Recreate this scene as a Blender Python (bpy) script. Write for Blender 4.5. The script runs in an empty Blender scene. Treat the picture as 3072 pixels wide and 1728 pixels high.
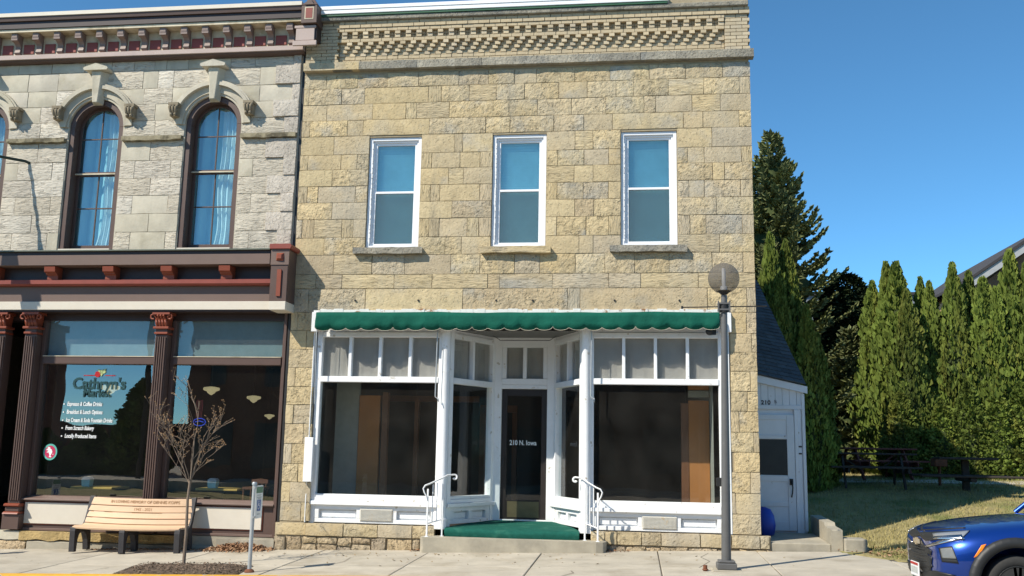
import bpy, bmesh, math, random
from mathutils import Vector, Matrix, noise as mnoise
R=random.Random(7)
scene=bpy.context.scene
col=scene.collection
rad=math.radians
# ------------------------------------------------------------------ camera
F=2890.2; YAW,PITCH,ROLL=rad(7.352),rad(9.710),rad(1.055); CAMP=Vector((0,-16.5,1.6))
_f=Vector((-math.sin(YAW)*math.cos(PITCH),math.cos(YAW)*math.cos(PITCH),math.sin(PITCH)))
_r0=Vector((math.cos(YAW),math.sin(YAW),0)); _u0=_r0.cross(_f)
_r=_r0*math.cos(ROLL)+_u0*math.sin(ROLL); _u=_u0*math.cos(ROLL)-_r0*math.sin(ROLL)
cam=bpy.data.cameras.new('camera'); camo=bpy.data.objects.new('camera',cam); col.objects.link(camo)
cam.sensor_width=36; cam.lens=36*F/3072; cam.clip_start=.1; cam.clip_end=2000
m=Matrix((( _r.x,_u.x,-_f.x),(_r.y,_u.y,-_f.y),(_r.z,_u.z,-_f.z))).to_4x4(); m.translation=CAMP
camo.matrix_world=m; scene.camera=camo
# ------------------------------------------------------------------ light
LX,LY=.78,.70                                   # horizontal travel of the sunlight per metre of fall
SUNEL=math.atan(1/math.hypot(LX,LY)); SUNROT=math.atan2(-LX,-LY)
w=bpy.data.worlds.new('World'); scene.world=w; w.use_nodes=True
nt=w.node_tree; bg=nt.nodes['Background']; sky=nt.nodes.new('ShaderNodeTexSky'); sky.sky_type='NISHITA'
sky.sun_disc=False; sky.sun_elevation=SUNEL; sky.sun_rotation=SUNROT%(2*math.pi); sky.altitude=2000
sky.air_density=.8; sky.dust_density=0; sky.ozone_density=10
tint=nt.nodes.new('ShaderNodeVectorMath'); tint.operation='MULTIPLY'; tint.inputs[1].default_value=(.90,1.17,.96)   # the camera's cool white balance
nt.links.new(sky.outputs[0],tint.inputs[0]); nt.links.new(tint.outputs[0],bg.inputs[0]); bg.inputs[1].default_value=.15
sun=bpy.data.lights.new('sun','SUN'); suno=bpy.data.objects.new('sun',sun); col.objects.link(suno)
sun.energy=4.7; sun.angle=rad(.5); sun.color=(1,.925,.79)
suno.rotation_euler=Vector((LX,LY,-1)).to_track_quat('-Z','Y').to_euler(); suno.location=(-20,-20,30)
vs=scene.view_settings; vs.view_transform='Standard'; vs.look='None'; vs.exposure=.5; vs.gamma=1; vs.use_curve_mapping=False
try: scene.cycles.max_bounces=8; scene.cycles.transparent_max_bounces=16; scene.cycles.sample_clamp_indirect=4
except Exception: pass
# ------------------------------------------------------------------ measuring helpers: the survey of the facade
def ray(px,py): return _f+_r*((px-1536)/F)+_u*((864-py)/F)
def B(px,py,y=0.):
    d=ray(px,py); t=(y-CAMP.y)/d.y; return d.x*t, CAMP.z+d.z*t
def BX(px,py,y=0.): return B(px,py,y)[0]
def BZ(px,py,y=0.): return B(px,py,y)[1]
def walk(x,y): return .027*(x+2)+.02*y           # height of the pavement
# ------------------------------------------------------------------ mesh helpers
WL={}
class MB:
    def __init__(s): s.v=[];s.f=[];s.s=[]
    def add(s,vs,fs,sm=False):
        n=len(s.v); s.v+= [tuple(p) for p in vs]; s.f+=[tuple(i+n for i in f) for f in fs]; s.s+=[sm]*len(fs); return s
    def box(s,x0,x1,y0,y1,z0,z1,T=None):
        if x0>x1:x0,x1=x1,x0
        if y0>y1:y0,y1=y1,y0
        if z0>z1:z0,z1=z1,z0
        p=[(x0,y0,z0),(x1,y0,z0),(x1,y1,z0),(x0,y1,z0),(x0,y0,z1),(x1,y0,z1),(x1,y1,z1),(x0,y1,z1)]
        return s.hexa(p,T)
    def hexa(s,p,T=None):
        if T: p=[T(*q) for q in p]
        return s.add(p,[(0,3,2,1),(4,5,6,7),(0,1,5,4),(1,2,6,5),(2,3,7,6),(3,0,4,7)])
    def prism(s,poly,a,b,plane='xz',T=None,sm=False):
        def P(u,v,w):
            q={'xz':(u,w,v),'yz':(w,u,v),'xy':(u,v,w)}[plane]
            return T(*q) if T else q
        n=len(poly); vs=[P(u,v,a) for u,v in poly]+[P(u,v,b) for u,v in poly]
        s.add(vs,[tuple(range(n)),tuple(range(2*n-1,n-1,-1))])
        s.add(vs,[(i,i+n,(i+1)%n+n,(i+1)%n) for i in range(n)],sm); return s
    def quad(s,a,b,c,d): return s.add([a,b,c,d],[(0,1,2,3)])
    def lathe(s,prof,c=(0,0,0),n=16,T=None,sm=True,closed=False):
        vs=[];fs=[]
        for r,z in prof:
            for i in range(n):
                a=2*math.pi*i/n; q=(c[0]+r*math.cos(a),c[1]+r*math.sin(a),c[2]+z); vs.append(T(*q) if T else q)
        m=len(prof)
        for j in range(m-1):
            for i in range(n): fs.append((j*n+i,j*n+(i+1)%n,(j+1)*n+(i+1)%n,(j+1)*n+i))
        s.add(vs,fs,sm)
        s.add(vs,[tuple(range(n-1,-1,-1)),tuple((m-1)*n+i for i in range(n))]); return s
    def tube(s,pts,r,n=8,sm=True,T=None,flat=1.):
        pts=[Vector(p) for p in pts]; rs=r if isinstance(r,(list,tuple)) else [r]*len(pts)
        vs=[];fs=[]; ref=None
        for i,p in enumerate(pts):
            d=(pts[min(i+1,len(pts)-1)]-pts[max(i-1,0)]).normalized()
            if ref is None: ref=Vector((0,0,1)) if abs(d.z)<.9 else Vector((1,0,0))
            a=d.cross(ref)
            if a.length<1e-4: a=d.orthogonal()
            a.normalize(); b=a.cross(d).normalized(); ref=b
            for k in range(n):
                t=2*math.pi*k/n; q=p+(a*math.cos(t)+b*math.sin(t)*flat)*rs[i]; vs.append(T(*q) if T else tuple(q))
        m=len(pts)
        for j in range(m-1):
            for k in range(n): fs.append((j*n+k,j*n+(k+1)%n,(j+1)*n+(k+1)%n,(j+1)*n+k))
        s.add(vs,fs,sm); s.add(vs,[tuple(range(n-1,-1,-1)),tuple((m-1)*n+k for k in range(n))]); return s
    def ball(s,c,r,n=12,m=8,sz=1.,sm=True,T=None):
        return s.lathe([(max(1e-4,r*math.sin(math.pi*j/m)),-r*sz*math.cos(math.pi*j/m)) for j in range(m+1)],c,n,T,sm)
    def build(s,name,mt,parent=None,local=False,bevel=0,bseg=1,shared=None):
        o0=Vector((0,0,0)) if local else WL.get(parent,Vector((0,0,0)))
        me=bpy.data.meshes.new(name)
        me.from_pydata([(x-o0.x,y-o0.y,z-o0.z) for x,y,z in s.v],[],s.f)
        for p,sm in zip(me.polygons,s.s): p.use_smooth=sm
        if mt: me.materials.append(mt)
        me.validate(); me.update()
        return link(name,me,parent,bevel,bseg)
def link(name,me,parent=None,bevel=0,bseg=1):
    o=bpy.data.objects.new(name,me); col.objects.link(o)
    if parent: o.parent=parent; WL[o]=WL.get(parent,Vector((0,0,0)))
    else: WL[o]=Vector((0,0,0))
    if bevel:
        b=o.modifiers.new('bevel','BEVEL'); b.width=bevel; b.segments=bseg; b.limit_method='ANGLE'; b.angle_limit=rad(35)
    return o
def tag(o,label,cat=None,group=None,kind=None):
    if label: o['label']=label
    if cat: o['category']=cat
    if group: o['group']=group
    if kind: o['kind']=kind
    return o
def thing(name,label,cat,loc=(0,0,0),rz=0,group=None):
    o=bpy.data.objects.new(name,None); col.objects.link(o); o.location=loc; o.rotation_euler=(0,0,rz)
    o.empty_display_size=.2; WL[o]=Vector(loc); return tag(o,label,cat,group)
def part(name,parent):
    o=bpy.data.objects.new(name,None); col.objects.link(o); o.parent=parent; WL[o]=WL[parent]; o.empty_display_size=.1; return o
def copy_tree(o,parent=None):
    c=o.copy(); col.objects.link(c); WL[c]=WL[o]
    if parent: c.parent=parent
    for ch in list(o.children): copy_tree(ch,c)
    return c
def seg(P0,P1):
    "frame of a shopfront wall: s along the wall, t into it, z up"
    d=(Vector(P1)-Vector(P0)); L=d.length; d.normalize(); n=Vector((-d.y,d.x))
    def T(s_,t,z): return (P0[0]+d.x*s_+n.x*t,P0[1]+d.y*s_+n.y*t,z)
    return T,L
# ------------------------------------------------------------------ materials
def _n(nt,t,**k):
    n=nt.nodes.new(t)
    for a,b in k.items():
        if a in n.inputs.keys(): n.inputs[a].default_value=b
        else: setattr(n,a,b)
    return n
def M(name,c,rough=.7,var=0.,amt=.15,scale=6.,bump=0.,bscale=60.,stretch=(1,1,1),metal=0.,spec=.4,c2=None,c2scale=3.,c2lo=.5,c2hi=.62,
      pits=0.,coat=0.,hue=None,emit=0,bdist=.01):
    "colour with grain, per-object variation, a second blotch colour, fine relief"
    mt=bpy.data.materials.new(name); mt.use_nodes=True; nt=mt.node_tree; L=nt.links.new
    b=nt.nodes['Principled BSDF']; b.inputs['Roughness'].default_value=rough; b.inputs['Metallic'].default_value=metal
    b.inputs['Specular IOR Level'].default_value=spec; b.inputs['Coat Weight'].default_value=coat; b.inputs['Coat Roughness'].default_value=.03
    tc=_n(nt,'ShaderNodeTexCoord'); oi=_n(nt,'ShaderNodeObjectInfo')
    off=_n(nt,'ShaderNodeMath',operation='MULTIPLY'); L(oi.outputs['Random'],off.inputs[0]); off.inputs[1].default_value=57.3 if var or hue else 0
    add=_n(nt,'ShaderNodeVectorMath',operation='ADD'); L(tc.outputs['Object'],add.inputs[0]); L(off.outputs[0],add.inputs[1])
    mp=_n(nt,'ShaderNodeMapping'); L(add.outputs[0],mp.inputs[0]); mp.inputs['Scale'].default_value=stretch
    co=mp.outputs[0]
    def ns(sc,det=4.,rg=.55):
        n=_n(nt,'ShaderNodeTexNoise'); n.inputs['Scale'].default_value=sc; n.inputs['Detail'].default_value=det; n.inputs['Roughness'].default_value=rg; L(co,n.inputs['Vector']); return n.outputs['Fac']
    if hue:
        rp=_n(nt,'ShaderNodeValToRGB'); rp.color_ramp.interpolation='LINEAR'
        el=rp.color_ramp.elements
        while len(el)<len(hue): el.new(.5)
        for i,h in enumerate(hue): el[i].position=i/(len(hue)-1); el[i].color=(*h,1)
        L(oi.outputs['Random'],rp.inputs[0]); base=rp.outputs[0]
    else:
        rgb=_n(nt,'ShaderNodeRGB'); rgb.outputs[0].default_value=(*c,1); base=rgb.outputs[0]
    if c2:
        mr=_n(nt,'ShaderNodeMapRange'); L(ns(c2scale,5,.6),mr.inputs[0]); mr.inputs[1].default_value=c2lo; mr.inputs[2].default_value=c2hi
        mx=_n(nt,'ShaderNodeMix',data_type='RGBA'); L(mr.outputs[0],mx.inputs[0]); L(base,mx.inputs[6]); mx.inputs[7].default_value=(*c2,1); base=mx.outputs[2]
    fac=None
    if amt:
        mr=_n(nt,'ShaderNodeMapRange'); L(ns(scale,6,.65),mr.inputs[0]); mr.inputs[1].default_value=.25; mr.inputs[2].default_value=.75; mr.inputs[3].default_value=1-amt; mr.inputs[4].default_value=1+amt; fac=mr.outputs[0]
    if var:
        mr=_n(nt,'ShaderNodeMapRange'); 
        fr=_n(nt,'ShaderNodeMath',operation='FRACT'); ml=_n(nt,'ShaderNodeMath',operation='MULTIPLY'); ml.inputs[1].default_value=13.7; L(oi.outputs['Random'],ml.inputs[0]); L(ml.outputs[0],fr.inputs[0])
        L(fr.outputs[0],mr.inputs[0]); mr.inputs[3].default_value=1-var; mr.inputs[4].default_value=1+var
        if fac:
            mm=_n(nt,'ShaderNodeMath',operation='MULTIPLY'); L(fac,mm.inputs[0]); L(mr.outputs[0],mm.inputs[1]); fac=mm.outputs[0]
        else: fac=mr.outputs[0]
    hgt=None
    if bump: hgt=ns(bscale,5,.6)
    if pits:
        n=ns(bscale*.9,3,.7); mr=_n(nt,'ShaderNodeMapRange'); L(n,mr.inputs[0]); mr.inputs[1].default_value=.33; mr.inputs[2].default_value=.43
        mr2=_n(nt,'ShaderNodeMapRange'); L(mr.outputs[0],mr2.inputs[0]); mr2.inputs[3].default_value=1-pits
        if fac: mm=_n(nt,'ShaderNodeMath',operation='MULTIPLY'); L(fac,mm.inputs[0]); L(mr2.outputs[0],mm.inputs[1]); fac=mm.outputs[0]
        else: fac=mr2.outputs[0]
        if hgt: mm=_n(nt,'ShaderNodeMath',operation='MULTIPLY_ADD'); L(mr.outputs[0],mm.inputs[0]); mm.inputs[1].default_value=.5; L(hgt,mm.inputs[2]); hgt=mm.outputs[0]
    if fac:
        sc=_n(nt,'ShaderNodeVectorMath',operation='SCALE'); L(base,sc.inputs[0]); L(fac,sc.inputs['Scale']); base=sc.outputs[0]
    L(base,b.inputs['Base Color'])
    if emit: L(base,b.inputs['Emission Color']); b.inputs['Emission Strength'].default_value=emit
    if hgt:
        bp=_n(nt,'ShaderNodeBump'); bp.inputs['Strength'].default_value=bump; bp.inputs['Distance'].default_value=bdist; L(hgt,bp.inputs['Height']); L(bp.outputs[0],b.inputs['Normal'])
    return mt
def wash(mt,c,scale,lo,hi,amount,sz=.6):
    "grey weathering that runs on from stone to stone"
    nt=mt.node_tree; L=nt.links.new; b=nt.nodes['Principled BSDF']; src=b.inputs['Base Color'].links[0].from_socket
    ge=_n(nt,'ShaderNodeNewGeometry'); mp=_n(nt,'ShaderNodeMapping'); mp.inputs['Scale'].default_value=(1,1,sz); L(ge.outputs['Position'],mp.inputs[0])
    no=_n(nt,'ShaderNodeTexNoise'); no.inputs['Scale'].default_value=scale; no.inputs['Detail'].default_value=7; no.inputs['Roughness'].default_value=.62; L(mp.outputs[0],no.inputs['Vector'])
    mr=_n(nt,'ShaderNodeMapRange'); L(no.outputs['Fac'],mr.inputs[0]); mr.inputs[1].default_value=lo; mr.inputs[2].default_value=hi; mr.inputs[4].default_value=amount
    mx=_n(nt,'ShaderNodeMix',data_type='RGBA'); L(mr.outputs[0],mx.inputs[0]); L(src,mx.inputs[6]); mx.inputs[7].default_value=(*c,1); L(mx.outputs[2],b.inputs['Base Color'])
def glass(name,refl,tint=(1,1,1),rough=0.,dust=0.):
    mt=bpy.data.materials.new(name); mt.use_nodes=True; nt=mt.node_tree; L=nt.links.new
    nt.nodes.remove(nt.nodes['Principled BSDF']); out=nt.nodes['Material Output']
    tr=_n(nt,'ShaderNodeBsdfTransparent'); tr.inputs[0].default_value=(*tint,1)
    gl=_n(nt,'ShaderNodeBsdfGlossy'); gl.inputs['Roughness'].default_value=rough; gl.inputs[0].default_value=(1,1,1,1)
    ge=_n(nt,'ShaderNodeNewGeometry'); dt=_n(nt,'ShaderNodeVectorMath',operation='DOT_PRODUCT'); L(ge.outputs['Normal'],dt.inputs[0]); L(ge.outputs['Incoming'],dt.inputs[1])
    ab=_n(nt,'ShaderNodeMath',operation='ABSOLUTE'); L(dt.outputs['Value'],ab.inputs[0]); om=_n(nt,'ShaderNodeMath',operation='SUBTRACT'); om.inputs[0].default_value=1; L(ab.outputs[0],om.inputs[1])
    pw=_n(nt,'ShaderNodeMath',operation='POWER'); L(om.outputs[0],pw.inputs[0]); pw.inputs[1].default_value=5
    ad=_n(nt,'ShaderNodeMath',operation='MULTIPLY_ADD'); L(pw.outputs[0],ad.inputs[0]); ad.inputs[1].default_value=.9; ad.inputs[2].default_value=.045+refl; ad.use_clamp=True
    tc=_n(nt,'ShaderNodeTexCoord'); no=_n(nt,'ShaderNodeTexNoise'); no.inputs['Scale'].default_value=1.6; no.inputs['Detail'].default_value=1; L(tc.outputs['Object'],no.inputs['Vector'])
    bp=_n(nt,'ShaderNodeBump'); bp.inputs['Strength'].default_value=.035; bp.inputs['Distance'].default_value=.05; L(no.outputs[0],bp.inputs['Height']); L(bp.outputs[0],gl.inputs['Normal'])
    trs=tr.outputs[0]
    if dust:
        df=_n(nt,'ShaderNodeBsdfDiffuse'); df.inputs[0].default_value=(.62,.60,.54,1); md=_n(nt,'ShaderNodeMixShader')
        n2=_n(nt,'ShaderNodeTexNoise'); n2.inputs['Scale'].default_value=2.2; n2.inputs['Detail'].default_value=6; L(tc.outputs['Object'],n2.inputs['Vector'])
        m2=_n(nt,'ShaderNodeMapRange'); L(n2.outputs['Fac'],m2.inputs[0]); m2.inputs[1].default_value=.3; m2.inputs[2].default_value=.75; m2.inputs[3].default_value=dust*.5; m2.inputs[4].default_value=dust*1.6
        L(m2.outputs[0],md.inputs[0]); L(trs,md.inputs[1]); L(df.outputs[0],md.inputs[2]); trs=md.outputs[0]
    mx=_n(nt,'ShaderNodeMixShader'); L(ad.outputs[0],mx.inputs[0]); L(trs,mx.inputs[1]); L(gl.outputs[0],mx.inputs[2]); L(mx.outputs[0],out.inputs[0])
    return mt
def screen_mat(name,c,a):
    mt=bpy.data.materials.new(name); mt.use_nodes=True; nt=mt.node_tree; L=nt.links.new
    b=nt.nodes['Principled BSDF']; b.inputs['Base Color'].default_value=(*c,1); b.inputs['Roughness'].default_value=.8; b.inputs['Alpha'].default_value=a
    return mt
buff=[(0.49, 0.388, 0.222), (0.483, 0.388, 0.233), (0.501, 0.391, 0.218), (0.449, 0.369, 0.241), (0.483, 0.391, 0.241), (0.505, 0.41, 0.244), (0.46, 0.365, 0.229), (0.438, 0.373, 0.267), (0.497, 0.384, 0.21)]
MAT=dict(
 pitted=M('buff_stone_pitted',(0,0,0),.9,var=.10,amt=.26,scale=5,bump=.8,bscale=15,hue=buff,pits=.20,bdist=.045,c2=(.36,.345,.30),c2scale=1.4,c2lo=.54,c2hi=.74),
 smooth=M('buff_stone_smooth',(0,0,0),.9,var=.08,amt=.20,scale=5,bump=.7,bscale=22,hue=buff,pits=.12,bdist=.018,c2=(.38,.35,.29),c2scale=1.2,c2lo=.55,c2hi=.75),
 ruled=M('buff_stone_tooled_across',(0,0,0),.9,var=.10,amt=.22,scale=5,bump=1.,bscale=17,stretch=(.5,1,2.0),hue=buff,pits=.16,bdist=.022,c2=(.38,.36,.31),c2scale=.8,c2lo=.55,c2hi=.74),
 combed=M('buff_stone_tooled_upright',(0,0,0),.9,var=.08,amt=.24,scale=5,bump=1.,bscale=17,stretch=(2.2,1,.5),hue=buff,pits=.2,bdist=.025),
 grime=M('grey_weathered_stone',(.30,.275,.22),.95,var=.14,amt=.28,scale=5,bump=.8,bscale=22,pits=.2,bdist=.03,c2=(.19,.185,.165),c2scale=1.6,c2lo=.45,c2hi=.65),
 mortar=M('buff_mortar',(.34,.28,.185),.95,amt=.2,scale=9,bump=.5,bscale=60),
 rubble=M('rubble_stone',(0,0,0),.95,var=.2,amt=.3,scale=6,bump=1,bscale=16,hue=[(.42,.33,.2),(.36,.27,.17),(.46,.37,.24),(.33,.27,.2)],pits=.3,bdist=.05),
 brick=M('cream_brick',(0,0,0),.9,var=.13,amt=.15,scale=10,bump=.4,bscale=50,hue=[(.50,.41,.27),(.46,.37,.24),(.53,.44,.30),(.44,.37,.27)]),
 white=M('white_paint',(.78,.79,.80),.5,amt=.06,scale=4,bump=.15,bscale=30,c2=(.52,.48,.41),c2scale=9,c2lo=.64,c2hi=.70),
 whiteold=M('white_paint_worn',(.74,.755,.77),.6,amt=.06,scale=5,bump=.2,bscale=30,c2=(.42,.37,.29),c2scale=6,c2lo=.64,c2hi=.70),
 vinyl=M('white_vinyl',(.80,.81,.83),.35,amt=.02,scale=3),
 metalwhite=M('white_metal_coping',(.80,.82,.84),.4,amt=.03,scale=2),
 greenmetal=M('green_metal_edge',(.03,.10,.05),.5),
 green=M('green_awning_cloth',(.006,.088,.060),.85,amt=.22,scale=2.2,bump=.5,bscale=5,bdist=.04,spec=.15),
 piping=M('pale_piping',(.55,.50,.40),.8),
 carpet=M('green_carpet',(.013,.092,.070),.95,amt=.22,scale=14,bump=.6,bscale=180,spec=.1,c2=(.05,.17,.12),c2scale=2.5,c2lo=.55,c2hi=.75),
 conc=M('pavement_concrete',(.415,.375,.305),.9,var=.06,amt=.17,scale=2.2,bump=.35,bscale=90,pits=.10,c2=(.31,.27,.205),c2scale=1.3,c2lo=.5,c2hi=.72,bdist=.006),
 oldconc=M('weathered_concrete',(.36,.325,.255),.95,amt=.22,scale=3,bump=.5,bscale=60,c2=(.25,.23,.185),c2scale=1.3,c2lo=.5,c2hi=.7),
 joint=M('joint_dirt',(.10,.085,.065),.95,amt=.2),
 yellow=M('yellow_kerb_paint',(.62,.33,.03),.7,amt=.2,scale=6,c2=(.40,.36,.28),c2scale=5,c2lo=.6,c2hi=.68),
 roadway=M('light_bounce_roadway',(.30,.275,.23),.9,amt=.2,scale=3,bump=.4,bscale=90), asphalt=M('asphalt',(.05,.05,.052),.9,amt=.3,scale=3,bump=.6,bscale=120),
 brown=M('brown_paint',(.095,.058,.047),.5,amt=.08,scale=4,bump=.08,bscale=30),
 dkbrown=M('dark_brown_paint_and_shade',(.042,.026,.024),.45,amt=.08,scale=4),
 taupe=M('taupe_paint',(.15,.10,.082),.55,amt=.07,scale=3),
 rust=M('rust_red_paint',(.22,.052,.026),.5,amt=.1,scale=5),
 red=M('brick_red_paint',(.23,.05,.036),.55,amt=.12,scale=6),
 cream=M('cream_paint',(.62,.565,.475),.55,amt=.05,scale=3),
 tanp=M('tan_painted_cornice',(.56,.49,.36),.6,amt=.18,scale=3,c2=(.26,.2,.1),c2scale=2,c2lo=.5,c2hi=.7),
 pinkp=M('pale_mauve_paint',(.40,.31,.275),.55,amt=.1,scale=4),
 flash=M('olive_grey_flashing',(.16,.165,.125),.4,amt=.15,scale=3,metal=.3),
 pale=M('pale_limestone',(0,0,0),.92,var=.10,amt=.16,scale=5,bump=.9,bscale=18,stretch=(.45,1,1.7),hue=[(.54,.485,.39),(.525,.475,.40),(.57,.515,.42),(.51,.455,.365),(.60,.555,.475)],pits=.16,bdist=.03),
 palesm=M('pale_limestone_dressed',(0,0,0),.9,var=.06,amt=.16,scale=3.5,bump=.4,bscale=26,hue=[(.50,.455,.36),(.47,.43,.34),(.53,.485,.40)],bdist=.012,c2=(.38,.34,.25),c2scale=1.5,c2lo=.55,c2hi=.75),
 palequoin=M('grey_quoin_stone',(0,0,0),.92,var=.1,amt=.2,scale=5,bump=.8,bscale=22,hue=[(.50,.45,.385),(.46,.41,.35),(.53,.48,.41)],pits=.14,bdist=.025),
 corbel=M('dark_weathered_carving',(.24,.20,.14),.95,amt=.4,scale=9,bump=.5,bscale=30),
 mossy=M('mossy_string_course',(.26,.225,.15),.95,amt=.4,scale=6,bump=.6,bscale=25,c2=(.10,.085,.055),c2scale=4,c2lo=.5,c2hi=.62),
 palemortar=M('pale_mortar',(.42,.385,.31),.95,amt=.15,scale=8),
 winglass=glass('window_glass',.13,(.70,.90,.95)), shopglass=glass('shop_glass',.015,(.90,.95,.94),dust=.018), cafeglass=glass('cafe_glass',.13,(.86,.92,.95),dust=.008), cafetransom=glass('cafe_transom_glass',.03,(.80,.90,.93),dust=.05), frosted=glass('dusty_transom_glass',.03,(.80,.80,.78),dust=.06),
 blind=M('pale_window_blind',(.46,.66,.70),.9,var=.14,amt=.12,scale=2.5), sheer=M('blue_white_sheer_curtain',(.42,.60,.62),.9,amt=.08,scale=2), curtain=M('white_curtain',(.80,.82,.78),.9,amt=.05),
 screen=screen_mat('insect_screen',(.085,.13,.13),.42), transcurt=M('grey_transom_curtain',(.42,.42,.41),.95,amt=.12,scale=3),
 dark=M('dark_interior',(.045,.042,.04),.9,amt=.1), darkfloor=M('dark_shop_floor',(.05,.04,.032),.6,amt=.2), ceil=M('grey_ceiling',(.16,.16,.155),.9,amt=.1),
 orange=M('orange_brown_panel',(.38,.15,.04),.6,amt=.12,scale=2), wood=M('brown_wood_trim',(.15,.06,.025),.5,amt=.2,stretch=(1,1,.15),scale=20), greywall=M('grey_green_plaster',(.30,.31,.28),.9,amt=.1),
 benchw=M('light_bench_plank',(.60,.41,.26),.6,var=.06,amt=.10,scale=14,stretch=(.12,1,1),bump=.15,bscale=50), engrave=M('engraved_letter',(.40,.235,.12),.8),
 black=M('charcoal_plastic',(.035,.033,.036),.6,amt=.25,scale=12,bump=.3,bscale=60), iron=M('dark_iron',(.02,.02,.02),.5),
 pole=M('grey_lamp_pole_paint',(.105,.105,.105),.45,amt=.10,scale=7,c2=(.17,.16,.15),c2scale=9,c2lo=.66,c2hi=.72), galv=M('galvanised_steel',(.42,.44,.45),.45,metal=.35,amt=.12,scale=9), rusty=M('rusted_steel',(.16,.06,.03),.9,amt=.3,scale=20),
 globe=screen_mat('smoked_globe_plastic',(.115,.105,.095),.56), lampwhite=M('white_lamp_tube',(.7,.7,.7),.4),
 signwhite=M('white_sign_face',(.72,.73,.71),.4), signgreen=M('green_sign_band',(.09,.20,.12),.5), signblue=M('blue_sign_panel',(.03,.10,.32),.5), signgrey=M('grey_sign_print',(.42,.44,.42),.6),
 bark=M('grey_brown_bark',(.19,.145,.11),.9,amt=.3,scale=14,bump=.5,bscale=40,stretch=(1,1,.3)), bud=M('tan_bud',(.36,.22,.11),.7,var=.2), treebark=M('dark_bark',(.075,.055,.04),.95,amt=.3),
 soil=M('mulch_soil',(.105,.075,.052),.95,amt=.5,scale=14,bump=1,bscale=40,bdist=.03), chips=M('mulch_chip',(.17,.12,.085),.9,amt=.5,scale=20), leaf=M('dead_brown_leaf',(.24,.125,.065),.85,amt=.5,scale=12,c2=(.36,.24,.14),c2scale=8), leafpale=M('pale_dry_leaf',(.27,.2,.11),.85,amt=.4,scale=12),
 thuja=M('arborvitae_spray',(.105,.145,.024),.75,var=.22,amt=.5,scale=1.6,c2=(.14,.14,.024),c2scale=.9,c2lo=.5,c2hi=.7,spec=.25), darkcore=M('evergreen_dark_core',(.035,.05,.012),.9,amt=.4,scale=6), spruce=M('spruce_needle',(.175,.19,.075),.8,var=.1,amt=.4,scale=2,c2=(.10,.12,.06),c2scale=1.5,spec=.2),
 grass=M('dry_spring_lawn',(.27,.225,.10),.95,amt=.3,scale=3,bump=.7,bscale=50,c2=(.17,.175,.06),c2scale=1.1,c2lo=.48,c2hi=.62,bdist=.03), blade=M('grass_blade',(.31,.265,.11),.9,amt=.35,scale=2,c2=(.18,.19,.06),c2scale=1.1,c2lo=.46,c2hi=.6),
 board=M('white_shed_board',(.66,.70,.745),.6,var=.03,amt=.06,scale=4,c2=(.36,.33,.29),c2scale=9,c2lo=.68,c2hi=.72), shingle=M('dark_slate_shingle',(.07,.078,.088),.9,var=.22,amt=.2,scale=8), dkglass=M('dark_door_glass',(.03,.035,.035),.35),
 bluebag=M('blue_plastic',(.015,.05,.35),.5), redwood=M('red_picnic_wood',(.115,.032,.024),.8,amt=.25,scale=8), darkwood=M('dark_picnic_wood',(.035,.028,.024),.8,amt=.25,scale=8), tanwall=M('tan_siding',(.50,.33,.17),.8), roofdark=M('dark_roof',(.045,.042,.045),.9), greyblue=M('blue_grey_siding',(.20,.235,.27),.8), whitetrim=M('white_trim',(.66,.68,.70),.6),
 carblue=M('metallic_blue_paint',(.004,.040,.26),.28,amt=0,coat=1.,metal=.55), carblack=M('black_car_plastic',(.02,.021,.022),.5), tyre=M('tyre_rubber',(.028,.028,.028),.85,amt=.2,scale=30), alloy=M('alloy_wheel',(.45,.45,.46),.3,metal=.8), lens=glass('lamp_lens',.12,(.85,.87,.88)), foglens=M('grey_fog_lens',(.16,.165,.16),.15), reflector=M('lamp_reflector',(.42,.43,.44),.3,metal=.6), amber=M('amber_reflector',(.85,.22,.01),.3), plate=M('white_number_plate',(.72,.72,.74),.4), chrome=M('chrome_strip',(.6,.6,.6),.2,metal=1), carglass=glass('car_glass',.06,(.30,.44,.38)), gold=M('pale_badge',(.6,.5,.35),.3,metal=.6),
 pendant=M('cream_glass_shade',(.62,.52,.28),.4,emit=.42), tabletop=M('yellow_wood_tabletop',(.65,.42,.10),.5,amt=.1), mint=M('mint_box',(.5,.82,.76),.6), paper=M('white_paper',(.75,.76,.72),.8), redp=M('red_paint',(.40,.012,.012),.4), letterwhite=M('white_vinyl_lettering',(.80,.82,.82),.5), letterdark=M('dark_teal_lettering',(.012,.055,.06),.5), pinkred=M('crimson_sticker',(.50,.03,.10),.5), teal=M('teal_sticker_ring',(.10,.42,.36),.5), neonred=M('dim_red_neon',(.35,.05,.05),.5), neonblue=M('blue_neon',(.05,.10,.7),.5,emit=.35),
 redbrick=M('red_brick_wall',(.16,.075,.05),.9,amt=.3,scale=6), 
)
m_=MAT
for k in ('pitted','smooth','ruled','combed'): wash(m_[k],(.36,.345,.295),.75,.50,.70,.6)
for k in ('pitted','smooth','ruled','combed','pale','palesm'): wash(m_[k],(.21,.195,.16),2.4,.55,.78,.55,.13)
for k in ('pale','palesm','palequoin'): wash(m_[k],(.33,.30,.25),1.1,.52,.70,.6)
wash(m_['brick'],(.36,.32,.245),1.2,.5,.68,.6)
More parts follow.
